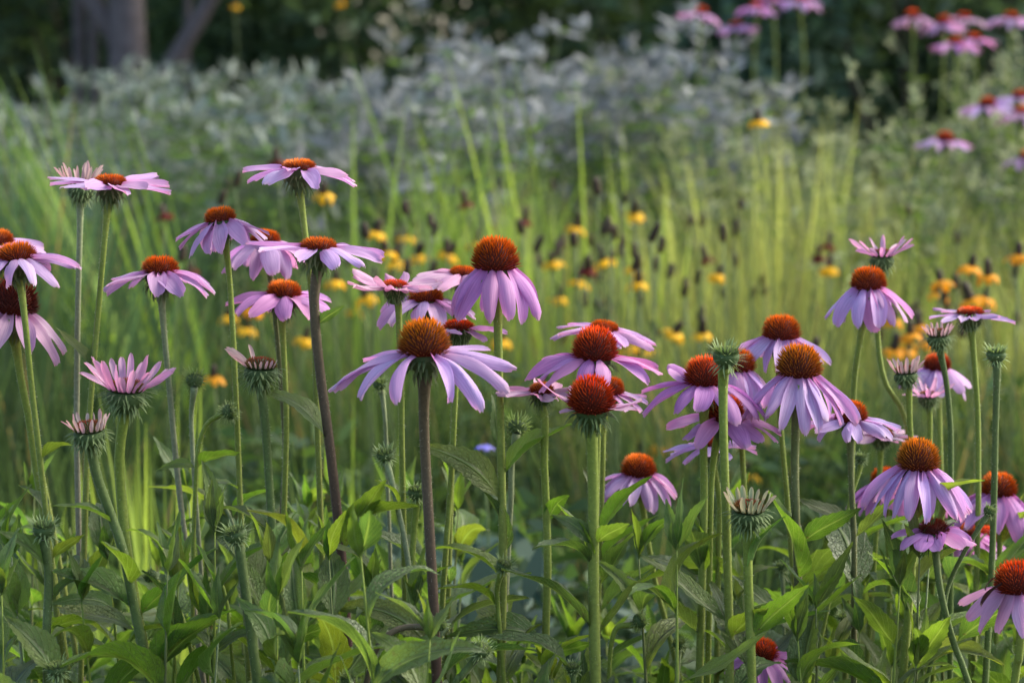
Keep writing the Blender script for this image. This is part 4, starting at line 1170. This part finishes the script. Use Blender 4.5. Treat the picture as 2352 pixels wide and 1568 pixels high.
golden = [perennial_proto(200 + s, 1.0, 4, .042, .045, .34, (.105, .165, .045), (.30, .33, .17), 7, .03, .06, branch=.25) for s in range(5)]
spots = []
for k in range(95):
    d = math.sqrt(rnd.uniform(4.9 ** 2, 6.9 ** 2)); px = rnd.uniform(1540, 2760)
    hgt = 0.70 + 0.07 * (d - 4.9) + (0.16 if px > 2150 else 0.02) + (.05 if px < 1800 else 0)
    spots.append(((px - 1176) / FPX * d, d, hgt * rnd.uniform(.9, 1.08)))
plant_out(golden, spots, 'yellow_green_plant', 'yellow green leafy upright plant at the sunny end of the meadow', 'plant', 'yellow green plants at the meadow end')

blue = [perennial_proto(300 + s, .46, 5, .05, .085, .20, (.060, .105, .060), (.075, .125, .085), 5, .06, .05) for s in range(3)]
spots = [((px - 1176) / FPX * d, d, s) for (px, d, s) in ((1080, 2.8, 1.0), (1020, 2.9, 1.05), (1150, 3.0, .95), (930, 3.0, 1.0), (1300, 3.0, .85), (1240, 2.75, .9), (700, 3.0, .9), (1420, 2.9, .8))]
plant_out(blue, spots, 'blue_green_plant', 'low blue green leafy plant in the gap behind the coneflower stems', 'plant', 'blue green plants in the gap')

# ------------------------------------------------------------------ shrubs and trees closing the view
def shrub(x, y, rx, rz, n, colr, leaf, label, group=None):
    rt = root_at('shrub', (x, y, 0), label, 'shrub', group)
    mb = MB()
    for k in range(7):
        a = k * .9 + rnd.uniform(-.2, .2); tip = Vector((math.cos(a) * rx * .6, math.sin(a) * rx * .5, rz * rnd.uniform(.6, .85)))
        tube(mb, spline([Vector((math.cos(a) * .06, math.sin(a) * .06, -.02)), tip * .5 + Vector((0, 0, .1)), tip], 6), [.018, .016, .014, .011, .009, .006, .004], [(.07, .055, .045)] * 7, 5)
    obj('branches_frame', mb.mesh('shrub_branches', M['bark']), rt).name = 'branch_frame'
    # clumped crown
    nc = 46
    cen = unit(nrg.normal(size=(nc, 3))) * (U(.35, 1, nc) ** .5)[:, None] * np.array([rx, rx * .8, rz * .5]) * .9 + np.array([0, 0, rz * .55])
    cen[:, 2] = np.maximum(cen[:, 2], .08)
    idx = nrg.integers(0, nc, n)
    P = cen[idx] + nrg.normal(size=(n, 3)) * np.array([rx, rx, rz * .6]) * .13
    P[:, 2] = np.maximum(P[:, 2], .03)
    dr = unit(P - np.array([0, 0, rz * .45])) + nrg.normal(size=(n, 3)) * .6
    cl = np.array(colr) * (U(.65, 1.3, nc)[idx] * U(.8, 1.2, n))[:, None]
    V, Q, C = ribbons(P, dr, U(.7, 1.3, n) * leaf, U(.7, 1.2, n) * leaf * .42, cl, U(0, .6, n), S=3, profile=[.2, 1, .7, .05])
    obj('foliage', quad_mesh('shrub_foliage', V, Q, C, M['foliage']), rt, None, None, 'stuff')
for i in range(13):
    shrub(-7.2 + i * 1.2 + rnd.uniform(-.3, .3), 14.6 + rnd.uniform(-.8, .8), 1.25, 3.6 + rnd.uniform(-.4, .6), 5200, (.066, .112, .066), .13, 'tall dark evergreen shrub in the screen behind the garden', 'tall evergreen screen')
SH = [(-3.1, 11.2, 1.2, 2.3), (-1.75, 12.0, 1.2, 2.5), (-.55, 10.6, 1.0, 2.1), (.45, 10.9, 1.1, 2.2), (1.45, 9.2, .95, 2.0), (2.3, 10.2, 1.1, 2.4), (3.4, 10.8, 1.2, 2.3), (1.95, 8.0, .6, 1.12), (-2.5, 9.9, .7, 1.05), (4.6, 11.5, 1.2, 2.4), (-4.4, 11.8, 1.3, 2.4), (1.0, 12.2, 1.3, 2.6)]
for i, (x, y, rx, rz) in enumerate(SH):
    c = [(.070, .118, .070), (.062, .105, .072), (.080, .130, .072)][i % 3]
    shrub(x, y, rx, rz, 7500, c, .09, 'dark green shrub in the shade closing off the far end of the garden', 'dark shrubs behind the silvery plants')
shrub(2.35, 7.0, .55, 1.02, 5200, (.075, .125, .035), .045, 'light green round shrub below the distant coneflowers')
shrub(1.62, 7.4, .38, .95, 3200, (.030, .055, .042), .05, 'dark blue green shrub between the silvery plants and the distant coneflowers')

def tree(px, d, r, h, lean, fork, label):
    b = at(px, 784, d)
    base = Vector((b.x, d, 0))
    rt = root_at('tree', base, label, 'tree', None)
    mb = MB()
    top = Vector((lean * h, rnd.uniform(-.1, .1), h))
    P = spline([Vector((0, 0, -.05)), top * .33 + Vector((rnd.uniform(-.04, .04), 0, 0)), top * .66, top], 14)
    bc = (.115, .098, .098)
    tube(mb, P, [r * (1.35 - .9 * (k / 14) ** .6) if k else r * 1.6 for k in range(15)], [bc] * 15, 10)
    ends = [top]
    for (z, dx, dy, l) in [(fork, .5, -.05, 1.6), (fork * 1.25, -.5, .2, 1.5), (h * .55, .3, .5, 1.3), (h * .65, -.4, -.4, 1.2), (h * .8, .4, -.3, .9)]:
        p = min(P, key=lambda q: abs(q.z - z))
        e = p + Vector((dx, dy, .9)).normalized() * l
        tube(mb, spline([p, p.lerp(e, .5) + Vector((0, 0, -.06)), e], 6), [r * .55 * (1 - .12 * k) for k in range(7)], [bc] * 7, 7)
        ends.append(e)
    obj('trunk', mb.mesh('tree_trunk', M['bark']), rt)
    n = 5200
    cen = np.array([tuple(e + Vector((rnd.gauss(0, .3), rnd.gauss(0, .3), rnd.uniform(-.1, .5)))) for e in ends for _ in range(6)])
    idx = nrg.integers(0, len(cen), n)
    Pp = cen[idx] + nrg.normal(size=(n, 3)) * .26
    Pp[:, 2] = np.maximum(Pp[:, 2], 1.9)
    V, Q, C = ribbons(Pp, nrg.normal(size=(n, 3)) + np.array([0, 0, .3]), U(.06, .11, n), U(.03, .05, n), np.array([.05, .095, .035]) * U(.7, 1.3, n)[:, None], U(0, .6, n), S=3, profile=[.2, 1, .7, .05])
    obj('crown', quad_mesh('tree_crown', V, Q, C, M['foliage']), rt, None, None, 'stuff')
tree(312, 9.6, .075, 3.6, -.02, .86, 'grey brown forked tree trunk rising behind the silvery plants')
tree(165, 10.2, .028, 3.2, .01, 1.6, 'slim straight grey sapling trunk left of the forked tree')
tree(238, 10.0, .022, 3.0, -.01, 1.7, 'very thin sapling trunk close beside the forked tree')
tree(432, 9.8, .016, 2.9, .02, 1.8, 'whip thin sapling stem standing apart to the right of the forked tree')
